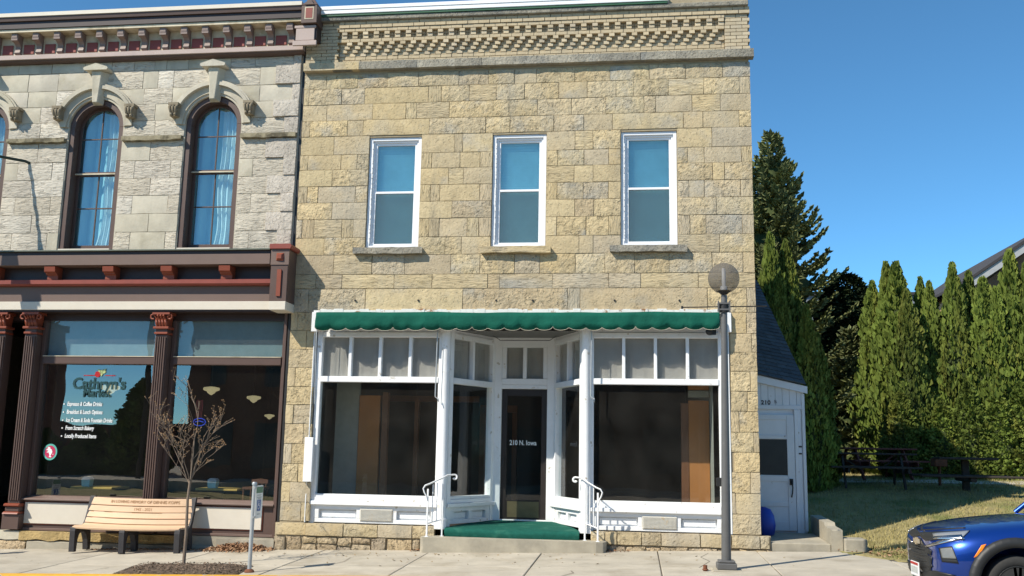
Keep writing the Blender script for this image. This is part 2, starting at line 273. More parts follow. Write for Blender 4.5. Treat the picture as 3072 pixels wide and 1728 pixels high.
def text(name,body,size,mt,parent,T,xs=1.,bold=0.,ex=.0015,align='LEFT',shear=0.):
    "flat lettering; T maps (x right, y up, depth) of the text plane to the world"
    cu=bpy.data.curves.new(name,'FONT'); cu.body=body; cu.size=size; cu.extrude=ex; cu.offset=bold; cu.align_x=align; cu.resolution_u=3; cu.shear=shear
    ob=bpy.data.objects.new(name,cu); col.objects.link(ob)
    dg=bpy.context.evaluated_depsgraph_get(); dg.update()
    me=bpy.data.meshes.new_from_object(ob.evaluated_get(dg)); bpy.data.objects.remove(ob)
    mb=MB(); mb.v=[T(v.co.x*xs,v.co.y,v.co.z) for v in me.vertices]; mb.f=[tuple(p.vertices) for p in me.polygons]; mb.s=[False]*len(mb.f)
    bpy.data.meshes.remove(me)
    return mb.build(name,mt,parent)
# ------------------------------------------------------------------ stonework
def stone(parent,z0,z1,xl,xr,mt,name='stone',proud=.018,rough=.006,y=0.,gap=.0048,nz=2,jit=.004):
    "one stone: a rough face of a few facets, arrised edges, sides running back into the wall. xl/xr: number or function of z"
    fl=xl if callable(xl) else (lambda z,a=xl:a); fr=xr if callable(xr) else (lambda z,a=xr:a)
    za,zb=z0+gap,z1-gap
    zs=[za+(zb-za)*i/nz for i in range(nz+1)]
    if max(fr(z)-fl(z) for z in zs)<.03: return None
    wd=max(fr(z)-fl(z) for z in zs); nx=max(2,min(5,round(wd/.16)))
    mb=MB(); vs=[]
    for j,z in enumerate(zs):
        a,b=fl(z)+gap,fr(z)-gap
        if b<a: a=b=(a+b)/2
        for i in range(nx+1):
            edge=i in(0,nx) or j in(0,nz)
            x=a+(b-a)*i/nx
            if edge: vs.append((x+R.uniform(-jit,jit),y-proud+.010,z+R.uniform(-jit,jit)))
            else: vs.append((x+R.uniform(-.02,.02),y-proud-R.uniform(0,rough),z+R.uniform(-.02,.02)))
    W=nx+1; fs=[(j*W+i,j*W+i+1,(j+1)*W+i+1,(j+1)*W+i) for j in range(nz) for i in range(nx)]
    mb.add(vs,fs,True)
    ring=[i for i in range(W)]+[j*W+nx for j in range(1,nz+1)]+[nz*W+i for i in range(nx-1,-1,-1)]+[j*W for j in range(nz-1,0,-1)]
    n=len(ring); rv=[vs[i] for i in ring]+[(vs[i][0],y+.05,vs[i][2]) for i in ring]
    mb.add(rv,[(i,i+n,(i+1)%n+n,(i+1)%n) for i in range(n)])
    return mb.build(name,mt,parent)
def wall(mb,x0,x1,z0,z1,y,holes,depth=.3):
    "front sheet of a wall with openings and their reveals"
    xs=sorted({x0,x1,*[h[0] for h in holes],*[h[1] for h in holes]}); zs=sorted({z0,z1,*[h[2] for h in holes],*[h[3] for h in holes]})
    for a,b in zip(xs,xs[1:]):
        for c,d in zip(zs,zs[1:]):
            xm,zm=(a+b)/2,(c+d)/2
            if any(h[0]<xm<h[1] and h[2]<zm<h[3] for h in holes): continue
            mb.quad((a,y,c),(b,y,c),(b,y,d),(a,y,d))
    for a,b,c,d in holes:
        mb.quad((a,y,c),(a,y+depth,c),(a,y+depth,d),(a,y,d)); mb.quad((b,y,c),(b,y,d),(b,y+depth,d),(b,y+depth,c))
        mb.quad((a,y,d),(a,y+depth,d),(b,y+depth,d),(b,y,d)); mb.quad((a,y,c),(b,y,c),(b,y+depth,c),(a,y+depth,c))
# =================================================================== GROUND
def lawnz(x,y):
    pts=[(-3.3,.10),(-.3,.125),(1.5,.27),(3.5,.60),(5.5,.94),(8,1.1),(11,1.2),(20,1.3),(60,1.4),(900,1.6)]
    b=.0
    for (a,za),(c,zc) in zip(pts,pts[1:]):
        if a<=y<=c: t=(y-a)/(c-a); return za+(zc-za)*t+.012*(min(x,14)-3)+b
    return .1
def gz(x,y):
    if y<-.0 and x<3.2: return -.6
    if x<2.05: return -.6 if y<30 else 0.9
    if y<-1.6: return -.6
    edge=-.35-(x-3.2)*1.45 if x>3.2 else -.0
    if y<max(edge,-1.6): return min(-.2,lawnz(x,y))
    return lawnz(x,y)+.03*mnoise.noise((x*.9,y*.9,0))
def grid_lines(rs):
    out=[]
    for a,b,n in rs: out+=[a+(b-a)*i/n for i in range(n)]
    return out+[rs[-1][1]]
gx=grid_lines([(-500,-60,6),(-60,1.9,10),(1.9,2.05,1),(2.05,14,80),(14,40,12),(40,500,8)]); gy=grid_lines([(-400,-60,5),(-60,-3.2,6),(-3.2,-1.65,6),(-1.65,12,100),(12,40,14),(40,800,10)])
mb=MB(); vs=[(x,y,gz(x,y)) for y in gy for x in gx]; W=len(gx)
mb.add(vs,[(j*W+i,j*W+i+1,(j+1)*W+i+1,(j+1)*W+i) for j in range(len(gy)-1) for i in range(W-1)],True)
tag(mb.build('ground',m_['grass']),'dry spring lawn rising gently beside the stone building towards the hedge',kind='structure')
STX=lambda x:.027*(x+2)*(1 if x<30 else 0)-.062-.17
mb=MB()
for a,b in ((-120,-20),(-20,30),(30,120)): mb.quad((a,-60,.027*(a+2)*(abs(a)<40)-.30),(b,-60,.027*(b+2)*(abs(b)<40)-.30),(b,-3.24,.027*(b+2)*(abs(b)<40)-.235),(a,-3.24,.027*(a+2)*(abs(a)<40)-.235))
tag(mb.build('street',m_['roadway']),'concrete street in front of the shops, made pale to bounce light on to them',kind='structure')  # unseen roadway, pale colour set to bounce fill light on the facades
mb=MB(); 
for a,b in ((-16,-1),(-1,14)):
    mb.hexa([(a,-3.24,walk(a,-3.2)-.4),(b,-3.24,walk(b,-3.2)-.4),(b,-3.085,walk(b,-3.2)-.4),(a,-3.085,walk(a,-3.2)-.4),(a,-3.235,walk(a,-3.2)),(b,-3.235,walk(b,-3.2)),(b,-3.085,walk(b,-3.09)+.004),(a,-3.085,walk(a,-3.09)+.004)])
    kb=mb.build('kerb',m_['yellow'] if a<-2 else m_['conc'],bevel=.012); tag(kb,'yellow painted kerb edge below the bench and young tree' if a<-2 else 'plain concrete kerb beside the parked blue car',kind='structure'); mb=MB()
# pavement: dirt bed with one slab per bay, joints left open
bed=MB(); bed.hexa([(-16,-3.08,walk(-16,-3)-.3),(14,-3.08,walk(14,-3)-.3),(14,.4,walk(14,0)-.3),(-16,.4,walk(-16,0)-.3),(-16,-3.08,walk(-16,-3.08)-.014),(14,-3.08,walk(14,-3.08)-.014),(14,-1.55,walk(14,-1.55)-.014),(-16,.4,walk(-16,.4)-.014)])
sw=tag(bed.build('sidewalk',m_['joint']),'pale concrete pavement slabs along the shopfronts',kind='structure')
jx=[-14.4,-12.5,-10.7,-8.86,-7.1,-5.25,-3.385,-1.51,.36,1.945,3.75,5.6,7.4,9.3,11.2,13.1]; jy=[-3.08,-2.13,.30]
def slab(x0,x1,y0,y1,cut=None):
    g=.008; poly=[(x0+g,y0+g),(x1-g,y0+g),(x1-g,y1-g),(x0+g,y1-g)] if cut is None else cut
    dz=R.uniform(-.003,.003); mb=MB(); n=len(poly)
    cx=sum(p[0] for p in poly)/n; cy=sum(p[1] for p in poly)/n
    def sh(p,k): 
        d=Vector((cx-p[0],cy-p[1])).normalized()*k; return p[0]+d.x,p[1]+d.y
    top=[(*sh(p,.012),walk(*p)+dz) for p in poly]; mid=[(p[0],p[1],walk(*p)+dz-.007) for p in poly]; low=[(p[0],p[1],walk(*p)-.1) for p in poly]
    mb.add(top+mid+low,[tuple(range(n))]+[(n+i,n+(i+1)%n,(i+1)%n,i) for i in range(n)]+[(2*n+i,2*n+(i+1)%n,n+(i+1)%n,n+i) for i in range(n)])
    return mb.build('slab',m_['conc'],sw)
PIT=[(-7.40,-3.085),(-5.56,-3.085),(-5.70,-2.08),(-7.56,-2.08)]
for a,b in zip(jx,jx[1:]):
    for c,d in zip(jy,jy[1:]):
        if a>3.3 and d>0: 
            if a<3.8: slab(0,0,0,0,[(a+.008,c+.008),(4.35,c+.008),(3.75,-1.22)])
            continue
        if a<2<b or a==1.945:
            if d>0: slab(0,0,0,0,[(a+.008,c+.008),(b-.008,c+.008),(b-.008,-1.1),(3.32,-.42),(3.3,-.1),(a+.008,-.1)]); continue
        if d<0 and a==-7.1: slab(0,0,0,0,[(-5.54,c+.008),(b-.008,c+.008),(b-.008,d-.008),(-5.68,d-.008)]); continue
        if d<0 and a==-8.86: slab(0,0,0,0,[(a+.008,c+.008),(-7.42,c+.008),(-7.58,d-.008),(a+.008,d-.008)]); continue
        slab(a,b,c,d)
for pts in ([(-8.05,-3.06),(-8.02,-2.9),(-7.93,-2.75),(-7.9,-2.62),(-7.82,-2.45)],[(-1.0,-3.05),(-.85,-2.7),(-.9,-2.5)],[(-4.6,-2.1),(-4.45,-1.6),(-4.5,-1.1),(-4.3,-.7)],[(.9,-2.1),(1.1,-1.4),(1.0,-.9),(1.15,-.4)]):
    mb=MB()
    for p,q in zip(pts,pts[1:]):
        k=R.uniform(.004,.009); mb.quad((p[0]-k,p[1],walk(*p)+.005),(p[0]+k,p[1],walk(*p)+.005),(q[0]+k,q[1],walk(*q)+.005),(q[0]-k,q[1],walk(*q)+.005))
    mb.build('crack',m_['joint'],sw)
# planting pit with its mulch
mb=MB(); n=18
vs=[];
for j in range(9):
    for i in range(n):
        u,v=i/(n-1),j/8; a=Vector(PIT[0]).lerp(Vector(PIT[1]),u); b=Vector(PIT[3]).lerp(Vector(PIT[2]),u); p=a.lerp(b,v)
        e=min(u,1-u,v,1-v); vs.append((p.x,p.y,walk(p.x,p.y)-.012+min(e*.5,.05)+.02*mnoise.noise((p.x*5,p.y*5,1))))
mb.add(vs,[(j*n+i,j*n+i+1,(j+1)*n+i+1,(j+1)*n+i) for j in range(8) for i in range(n-1)],True)
tag(mb.build('planting_bed',m_['soil']),'dark mulched planting square round the young tree by the kerb',kind='structure')
mb=MB()
def flake(mb,x,y,z,s,tilt=.6):
    a=R.uniform(0,6.28); u=Vector((math.cos(a),math.sin(a),R.uniform(-tilt,tilt)))*s; v=Vector((-math.sin(a),math.cos(a),R.uniform(-tilt,tilt)))*s*R.uniform(.35,.7); p=Vector((x,y,z))
    k=Vector((0,0,s*.3)); mb.add([p-u,p-v+k*.3,p+u+k*.5,p+v],[(0,1,2,3)])
for _ in range(900):
    u,v=R.random(),R.random(); a=Vector(PIT[0]).lerp(Vector(PIT[1]),u); b=Vector(PIT[3]).lerp(Vector(PIT[2]),u); p=a.lerp(b,v); e=min(u,1-u,v,1-v)
    flake(mb,p.x,p.y,walk(p.x,p.y)+min(e*.5,.05)+.004,R.uniform(.008,.026))
tag(mb.build('mulch_chips',m_['chips']),'loose bark chips scattered over the dark planting square','mulch',kind='stuff')
# =================================================================== THE BUFF STONE BUILDING
XL,XR=-6.115,2.036; ZB=.355
sb=thing('stone_building','two storey buff limestone shop building with three white sash windows and an empty white shopfront','building',(-2.04,0,0))
kz=16.5/18
RZ=[BZ(1541,208),7.219*kz+1.6,6.881*kz+1.6,6.542*kz+1.6,BZ(1000,410),5.827*kz+1.6,BZ(900,512),5.173*kz+1.6,BZ(890,610),BZ(890,660),4.122*kz+1.6,3.773*kz+1.6,BZ(1000,824),3.1*kz+1.6,BZ(1550,937)]
WIN=[(-5.25*kz,-4.184*kz),(-2.755*kz,-1.691*kz),(-.256*kz,.817*kz)]; WT=6.175*kz+1.6; WBT=3.905*kz+1.6
rows=[ # joints read off the facade, as pixels along each course; None = window
 [980,1074,1163,1256,1377,1466,1544,1609,1724,1830,1948,2056,2167],
 [928,1025,1094,1285,1325,1408,1489,1573,1676,1761,1848,1900,2005,2111,2218],
 [981,1118,1218,1250,1348,1527,1612,1714,1818,1932,1967,2076,2161],
 [930,1043,1090,1288,1457,1530,1661,1751,1837,2050,2109,2218],
 [1002,0,1364,1388,0,1725,1779,0,2136],
 [924,1023,1071,0,1295,1380,1440,0,1673,1752,1826,0,2063,2113,2224],
 [997,0,1345,1390,0,1722,1779,0,2138,2174],
 [922,954,1066,0,1291,1319,1439,0,1671,1749,1825,0,2067,2113,2222],
 [996,0,1356,0,1724,1781,0,2149],
 [906,942,1025,1059,0,1286,1317,1401,1436,0,1670,1758,1826,0,2070,2118,2227],
 [972,0,1335,1384,0,1737,1779,0,2159],
 [1001,1116,1214,1352,1439,1543,1620,1726,1814,1904,2007,2136,2229],
 [948,1026,1182,1296,1463,1498,1657,1826,1922,2095],
 [926,1096,1388,1702,1740,2122,2240]]
ymid=[240,290,335,385,438,488,535,586,634,688,742,795,845,900]
SILLZ=BZ(1550,757)
holes=[(a,b,WBT,WT) for a,b in WIN]
SFX0,SFX1=BX(944,960),BX(2186,960); SFT=BZ(1550,936)
holes.append((SFX0,SFX1,-.4,SFT))
mb=MB(); wall(mb,XL-.03,XR-.02,-.4,9.3,.006,holes,.25); mb.build('wall',m_['mortar'],sb)
mb=MB(); mb.quad((XR-.02,.014,-.5),(XR-.02,3.9,-.5),(XR-.02,3.9,9.3),(XR-.02,.014,9.3)); mb.quad((XR-.02,3.9,-.5),(XR-.02,13,-.5),(XR-.02,13,4.4),(XR-.02,3.9,4.6)); mb.quad((XL,3.9,4.5),(XR-.02,3.9,4.5),(XR-.02,3.9,9.3),(XL,3.9,9.3)); mb.quad((XL,13,-.5),(XR-.02,13,-.5),(XR-.02,13,4.4),(XL,13,4.4)); mb.quad((XL,.1,-.5),(XL,13,-.5),(XL,13,4.4),(XL,.1,4.4))
mb.build('side_wall',m_['smooth'],sb)
mb=MB(); mb.quad((XL,.02,9.1),(XR-.03,.02,9.1),(XR-.03,3.89,9.0),(XL,3.89,9.0)); mb.quad((XL,3.89,4.55),(XR-.03,3.89,4.55),(XR-.03,13,4.38),(XL,13,4.38)); mb.build('roof',m_['asphalt'],sb)
def pickmat(w,h,row):
    t=R.random()
    if row==12: return 'ruled'
    if w<.26: return 'combed' if t<.55 else ('pitted' if t<.8 else 'smooth')
    if row in(0,13): return 'pitted' if t<.9 else 'smooth'
    return 'pitted' if t<.56 else ('smooth' if t<.91 else 'ruled')
for i,row in enumerate(rows):
    z0,z1=RZ[i+1],RZ[i]; xs=[XL]; k=0; segs=[]
    for j in row:
        if j==0: xs.append(('w',k)); k+=1
        else: xs.append(BX(j,ymid[i]))
    xs.append(XR)
    for a,b in zip(xs,xs[1:]):
        x0=WIN[a[1]][1] if isinstance(a,tuple) else a; x1=WIN[b[1]][0] if isinstance(b,tuple) else b
        mt=pickmat(x1-x0,z1-z0,i)
        if i==10: # the course that carries the sills: stones stop above the slabs
            pass
        kw=dict(proud=R.uniform(.012,.024),rough=.014 if mt=='pitted' else .004,nz=2)
        stone(sb,z0,z1,x0,x1,m_[mt],**kw)
for (a,b),q in zip(WIN,range(3)):   # stones under the openings down to the course line
    stone(sb,RZ[11],WBT-.085,a-.02,b+.02,m_['smooth'],nz=1)
# piers beside the shopfront
prow=[900,991,1048,1103,1160,1214,1271,1331,1391,1446,1506,1563]
pz=[RZ[14]]+[BZ(900,y) for y in prow[1:]]
for i in range(11):
    z1,z0=pz[i],pz[i+1]; c=R.choice([.0,.3,.55,.7]) 
    xr=BX(944+(931-944)*i/10,(prow[i]+prow[i+1])/2)-.01; xm=XL+(xr-XL)*c
    for a,b in ((XL,xm),(xm,xr)):
        if b-a>.05: stone(sb,z0,z1,a,b,m_[R.choice(['pitted','smooth','smooth','pitted','combed'] if b-a<.3 else ['pitted','smooth','pitted'])],proud=R.uniform(.014,.026),rough=.012)
rz=[940,1000,1057,1114,1174,1234,1297,1357,1417,1480,1543,1604]; pz2=[RZ[14]]+[BZ(2240,y) for y in rz[1:]]
for i in range(11):
    z1,z0=pz2[i],pz2[i+1]; c=[.62,.8,.0,.72,.6,.3,.8,.1,.66,.15,.0][i]
    xl=BX(2188+5*i/10,(rz[i]+rz[i+1])/2)+.01; xm=xl+(XR-xl)*c
    for a,b in ((xl,xm),(xm,XR)):
        if b-a>.05: stone(sb,z0,z1,a,b,m_[R.choice(['pitted','smooth','combed'] if b-a<.3 else ['pitted','smooth','pitted'])],proud=R.uniform(.014,.026),rough=.012)
# plinth: dressed course, then rubble
CXa,CXb=BX(1330,1300)-.09,BX(1757,1300)+.09
fj=[XL-.05,-5.62,-4.95,-4.35,-3.75,CXa,None,CXb,-.50,-.30,.10,.42,1.05,1.55,2.0,XR+.12]
for a,b in zip(fj,fj[1:]):
    if a is None or b is None: continue
    xm=(a+b)/2; stone(sb,ZB-.215,ZB-.005,a,b,m_['pitted' if R.random()<.5 else 'smooth'],proud=R.uniform(.07,.10),rough=.02,gap=.007,name='plinth_stone')
for lo,hi in ((XL-.06,-3.6),(-.5,XR+.16)):
    x=lo
    while x<hi-.05:
        zb=walk(x,0)-.06; zt=ZB-.225; h=zt-zb; wd=min(R.uniform(.2,.46),hi-x)
        if R.random()<.5 and h>.2:
            zm=zb+h*R.uniform(.4,.6); stone(sb,zb,zm,x,x+wd,m_['rubble'],proud=R.uniform(.05,.10),rough=.04,gap=.012,jit=.014,name='rubble_stone'); stone(sb,zm,zt,x+R.uniform(-.02,.02),x+wd,m_['rubble'],proud=R.uniform(.03,.08),rough=.04,gap=.012,jit=.014,name='rubble_stone')
        else: stone(sb,zb,zt,x,x+wd,m_['rubble'],proud=R.uniform(.05,.10),rough=.05,gap=.012,jit=.014,name='rubble_stone')
        x+=wd
for a,b in ((XL-.06,CXa-.003),(CXb+.003,XR+.14)): mb=MB(); mb.box(a,b,-.03,.013,-.3,ZB-.01); mb.build('plinth_mortar',m_['mortar'],sb)
# string course below the parapet
SZ0=BZ(1541,192,-.12); SZ1=BZ(1541,168,-.12)
sj=[XL,-5.05,-3.95,-3.25,-2.75,-1.75,-.6,.12,.75,XR+.06]
for a,b in zip(sj,sj[1:]): stone(sb,SZ0,SZ1,a,b,m_['smooth'] if a<-5.5 else m_['grime'],name='string_course_stone',proud=.125,rough=.012,y=0,gap=.003,nz=1)
mb=MB(); mb.box(XL,XR+.05,-.10,.0,SZ0+.004,SZ1-.004); mb.build('string_course_core',m_['grime'],sb)
# parapet of cream brick with corbelled and chequered courses
PT=BZ(1541,50,-.05); NR=12; ch=(PT-SZ1)/NR; pzr=lambda i:SZ1+ch*i
PX0,PX1=BX(1023,110),BX(2171,90); bl=.203
mb=MB(); mb.quad((XL,.012,SZ1-.01),(XR-.01,.012,SZ1-.01),(XR-.01,.012,PT+.25),(XL,.012,PT+.25)); mb.build('parapet_core',m_['mortar'],sb)
bc={}
nb=[0]; rest=MB()
def brick(x,z,wd,y,d=None,force=False):
    h=ch-.010; j=R.uniform(-.003,.003)
    if nb[0]<300 and force:
        key=round(wd,3)
        if key not in bc:
            q=MB(); q.box(0,1*wd,0,.20,0,h); q.f=[f for f in q.f]; bc[key]=q.build('brick',m_['brick'],sb,local=True); o=bc[key]
        else: o=bpy.data.objects.new('brick',bc[key].data); col.objects.link(o); o.parent=sb; WL[o]=WL[sb]
        L=WL[sb]; o.location=(x+j-L.x,y+j*.5-L.y,z-L.z); nb[0]+=1
    else: rest.box(x+j,x+j+wd,y+j*.5,y+.2,z,z+h)
def course(i,y,x0,x1,shift=0,force=False):
    x=x0-shift
    while x<x1-.02:
        a=max(x,x0); b=min(x+bl-.009,x1); 
        if b-a>.03: brick(a,pzr(i)+.005,b-a,y,force=force)
        x+=bl
def checks(i,y,shift,force=True,back=.0):
    x=PX0+shift
    while x<PX1-.05:
        brick(x,pzr(i)+.005,.095,y,force=force)
        x+=bl
for i in range(NR-1):       # plain brick at both ends
    s=0 if i%2 else bl/2
    course(i,-.075,XL+.02,PX0-.01,s); course(i,-.075,PX1+.01,XR,s,force=True)
course(0,-.012,PX0,PX1,0); course(1,-.014,PX0,PX1,bl/2)
for i,(sh,y) in zip((2,3,4,5),((.0,-.022),(.05,-.042),(.10,-.062),(.15,-.082))):
    course(i,-.004,PX0,PX1,bl/2*(i%2)); 
    checks(i,y,sh if i<5 else .15,force=True)
course(6,-.075,PX0,PX1,0)
for i,y in ((7,-.080),(8,-.098)):
    course(i,-.02,PX0,PX1,0); checks(i,y,.05,force=True)
course(9,-.100,PX0,PX1,bl/2); course(10,-.115,PX0,XR,0); course(11,-.105,PX0,XR,bl/2)
course(10,-.075,XL+.02,PX0-.01,0); course(11,-.07,XL+.02,PX0-.01,bl/2)
o=rest.build('brickwork',m_['brick'],sb); o['kind']='stuff'
mb=MB(); cz=PT; mb.box(XL+.3,XR-.02,-.165,.2,cz+.002,cz+.085); mb.build('coping',m_['grime'],sb,bevel=.01)
mb=MB(); mb.box(XL+.26,.60,-.185,.25,cz+.087,cz+.125); mb.build('coping_edge',m_['greenmetal'],sb)
mb=MB(); mb.box(XL+.22,.62,-.20,.28,cz+.127,cz+.20).box(XL+.22,.62,-.212,.28,cz+.203,cz+.275); mb.build('metal_coping',m_['metalwhite'],sb,bevel=.006)
# ---- upstairs windows
def sash_window(x0,x1,z0,z1,k):
    w_=part('window',sb); y0=.035
    f=MB(); t=.062
    f.box(x0+.004,x0+t,y0,.16,z0,z1).box(x1-t,x1-.004,y0,.16,z0,z1).box(x0+t,x1-t,y0,.16,z1-t,z1-.004).box(x0+t,x1-t,y0,.16,z0+.002,z0+.055)
    t2=t+.034; f.box(x0+t+.002,x0+t2,y0+.035,.16,z0+.057,z1-t-.002).box(x1-t2,x1-t-.002,y0+.035,.16,z0+.057,z1-t-.002).box(x0+t2,x1-t2,y0+.035,.16,z1-t-.034,z1-t-.002)
    f.build('frame',m_['vinyl'],w_,bevel=.004)
    zm=z0+(z1-z0)*.505; s=.04
    for nm,a,b,yy in (('upper_sash',zm-.02,z1-t-.036,.092),('lower_sash',z0+.057,zm+.022,.086)):
        q=MB(); xa,xb=x0+t2+.002,x1-t2-.002
        q.box(xa,xa+s,yy,yy+.04,a,b).box(xb-s,xb,yy,yy+.04,a,b).box(xa+s,xb-s,yy,yy+.04,b-.04,b).box(xa+s,xb-s,yy,yy+.04,a,a+.04); sh=q.build(nm,m_['vinyl'],w_,bevel=.003)
        g=MB(); g.quad((xa+s-.005,yy+.028,a+.035),(xb-s+.005,yy+.028,a+.035),(xb-s+.005,yy+.028,b-.035),(xa+s-.005,yy+.028,b-.035)); g.build('pane',m_['winglass'],w_)
        if nm=='lower_sash': g=MB(); g.quad((xa+s-.008,yy+.012,a+.03),(xb-s+.008,yy+.012,a+.03),(xb-s+.008,yy+.012,b-.03),(xa+s-.008,yy+.012,b-.03)); g.build('insect_screen',m_['screen'],w_)
    g=MB()
    n=int((z1-z0)/.05)
    for i in range(n): zz=z0+.05+i*.05; g.add([(x0+t,.205,zz),(x1-t,.205,zz),(x1-t,.176,zz+.047),(x0+t,.176,zz+.047)],[(0,1,2,3)])
    g.build('blind',m_['blind'],w_)
    g=MB(); g.quad((x0-.1,.24,z0-.1),(x1+.1,.24,z0-.1),(x1+.1,.24,z1+.1),(x0-.1,.24,z1+.1)); g.build('blind_backing',m_['blind'],w_)
    # ragged caulk line beside the frame
    c=MB(); zz=z0+.1
    while zz<z1-.2:
        h=R.uniform(.03,.12); c.box(x0+t-.006,x0+t+.004+R.uniform(0,.008),y0-.002,y0+.03,zz,zz+h*.8); zz+=h
    c.build('caulk',m_['white'],w_)
    # stone sill
    sx0,sx1=x0-.19+(.02 if k==1 else 0),x1+.10+(.05 if k==2 else 0); q=MB(); n=9
    top=[];bot=[]
    for i in range(n+1):
        x=sx0+(sx1-sx0)*i/n; top.append((x,z0-.004+R.uniform(-.006,.004))); bot.append((x,z0-.115+R.uniform(-.014,.010)))
    q.prism(bot+top[::-1],-.115,.05,'xz'); q.build('sill',m_['grime'] if k!=1 else m_['ruled'],w_,bevel=.012)
    return w_
for k,(a,b) in enumerate(WIN): sash_window(a,b,WBT,WT,k)
# ---- shopfront
FX0,FX1=BX(950,1014,.08),BX(2178,1019,.08)
HZ1=SFT-.02; z_tt=BZ(1100,1012,.1); z_tb=BZ(1100,1130,.1); z_pt=BZ(1100,1147,.1); z_pb=BZ(1100,1484,.1); z_sl=BZ(1100,1511,.1)
DY=1.30; DX0,DX1=-2.594,-1.459; CX0,CX1=BX(1330,1300),BX(1757,1300)
BAYS=[((BX(955,1014,.08),.08),(CX0-.03,.08)),((CX0+.05,.10),(DX0,DY)),((DX1,DY),(CX1-.05,.10)),((CX1+.03,.08),(BX(2166,1019,.08),.08))]
def pane(parent,T,a,b,z0,z1,t,mt,name='pane'):
    mb=MB(); mb.add([T(a,t,z0),T(b,t,z0),T(b,t,z1),T(a,t,z1)],[(0,1,2,3)]); return mb.build(name,mt,parent)
def bay(P0,P1,nl,grille,bottom0,bottom1,e0=.05,e1=.05,mull=.055,name='display_window',ztop=None):
    b_=part(name,sb); T,L=seg(P0,P1); a,b=e0,L-e1; zt=ztop or HZ1
    f=MB(); fr=lambda x0,x1,t0,t1,z0,z1: f.box(x0,x1,t0,t1,z0,z1,T)
    fr(0,a,-.03,.10,bottom0,zt); fr(b,L,-.03,.10,bottom0,zt)            # stiles
    fr(a,b,-.04,.10,z_tt,z_tt+.09); fr(a,b,-.02,.10,z_tt+.093,zt)       # head
    fr(a,b,-.045,.09,z_pt,z_tb); fr(a,b,-.015,.10,z_pb-.05,z_pb)         # transom bar, bottom rail
    fr(-.01,L+.01,-.075,.10,z_sl-.03,z_sl+.035); fr(a,b,-.035,.10,z_sl+.037,z_pb-.052)  # sill
    f.build('frame',m_['white'],b_,bevel=.005)
    pw=(b-a-mull*(nl-1))/nl
    q=MB()
    for i in range(nl):
        s0=a+i*(pw+mull)
        pane(b_,T,s0,s0+pw,z_tb,z_tt,.045,m_['frosted'],'transom_pane')
        if i: q=MB(); q.box(s0-mull,s0,-.03,.08,z_tb+.001,z_tt-.001,T); q.build('transom_bar',m_['white'],b_,bevel=.004)
    pane(b_,T,a,b,z_pb,z_pt,.045,m_['shopglass'])
    # bulkhead: rails round sunk panels
    g=MB(); t1=z_sl-.032; zb0=bottom1
    g.box(a,b,.05,.09,zb0-.02,t1,T); g.build('bulkhead_board',m_['whiteold'],b_)
    g=MB(); g.box(a,b,-.02,.048,t1-.075,t1,T); g.box(a,b,-.02,.048,zb0-.01,zb0+.06,T)
    if grille: cuts=[a,a+.08]+[a+(b-a)*.355,a+(b-a)*.385,a+(b-a)*.66,a+(b-a)*.69]+[b-.06,b]
    else: cuts=[a,a+.13,(a+b)/2-.04,(a+b)/2+.05,b-.12,b]
    for i in range(0,len(cuts),2): g.box(cuts[i],cuts[i+1],-.02,.048,zb0+.061,t1-.076,T)
    g.build('bulkhead_rails',m_['whiteold'],b_,bevel=.004)
    for i in range(1,len(cuts)-1,2):
        if grille and i==3: continue
        g=MB(); g.box(cuts[i]+.02,cuts[i+1]-.02,.028,.049,zb0+.078,t1-.093,T); g.build('bulkhead_panel',m_['whiteold'],b_,bevel=.012)
    if grille:
        g=MB(); ga,gb=cuts[3]+.003,cuts[4]-.003; g.box(ga,gb,-.035,.016,zb0+.03,t1-.05,T); gr=g.build('vent_grille',m_['grille'],b_,bevel=.004)
        g=MB(); n=26
        for i in range(n): x=ga+.02+(gb-ga-.04)*i/(n-1); g.box(x-.004,x+.004,-.043,-.036,zb0+.045,t1-.065,T)
        for i in range(9): z=zb0+.05+(t1-.12-zb0)*i/8; g.box(ga+.02,gb-.02,-.047,-.0435,z-.003,z+.003,T)
        g.build('grille_mesh',m_['grille'],b_)
    return b_,T,L,a,b
m_['grille']=M('cream_vent_grille',(.60,.58,.52),.6,amt=.1,scale=6,c2=(.52,.36,.16),c2scale=6,c2lo=.58,c2hi=.72)
bay(*BAYS[0],4,True,ZB-.01,ZB+.015,e0=.095,e1=.10)
bay(*BAYS[3],4,True,ZB-.01,ZB+.015,e0=.10,e1=.07)
for k in (1,2): bay(*BAYS[k],2,False,ZB-.05,ZB+.03,e0=.10,e1=.10,name='splayed_window')
# round posts and jamb strips at the recess
for nm,xc in (('column',CX0),('column',CX1)):
    q=MB(); q.lathe([(.085,ZB+.12),(.08,ZB+.14),(.078,HZ1-.25),(.085,HZ1-.23)],(xc,.03,0),18); q.box(xc-.10,xc+.10,-.07,.13,ZB-.05,ZB+.119); q.box(xc-.09,xc+.09,-.06,.12,HZ1-.228,HZ1); q.build(nm,m_['whiteold'],sb,bevel=.004)
for a,b in ((SFX0+.006,FX0-.004),(FX1+.004,SFX1-.006)): q=MB(); q.box(a,b,-.02,.2,ZB,HZ1); q.build('shopfront_jamb',m_['whiteold'],sb,bevel=.004)
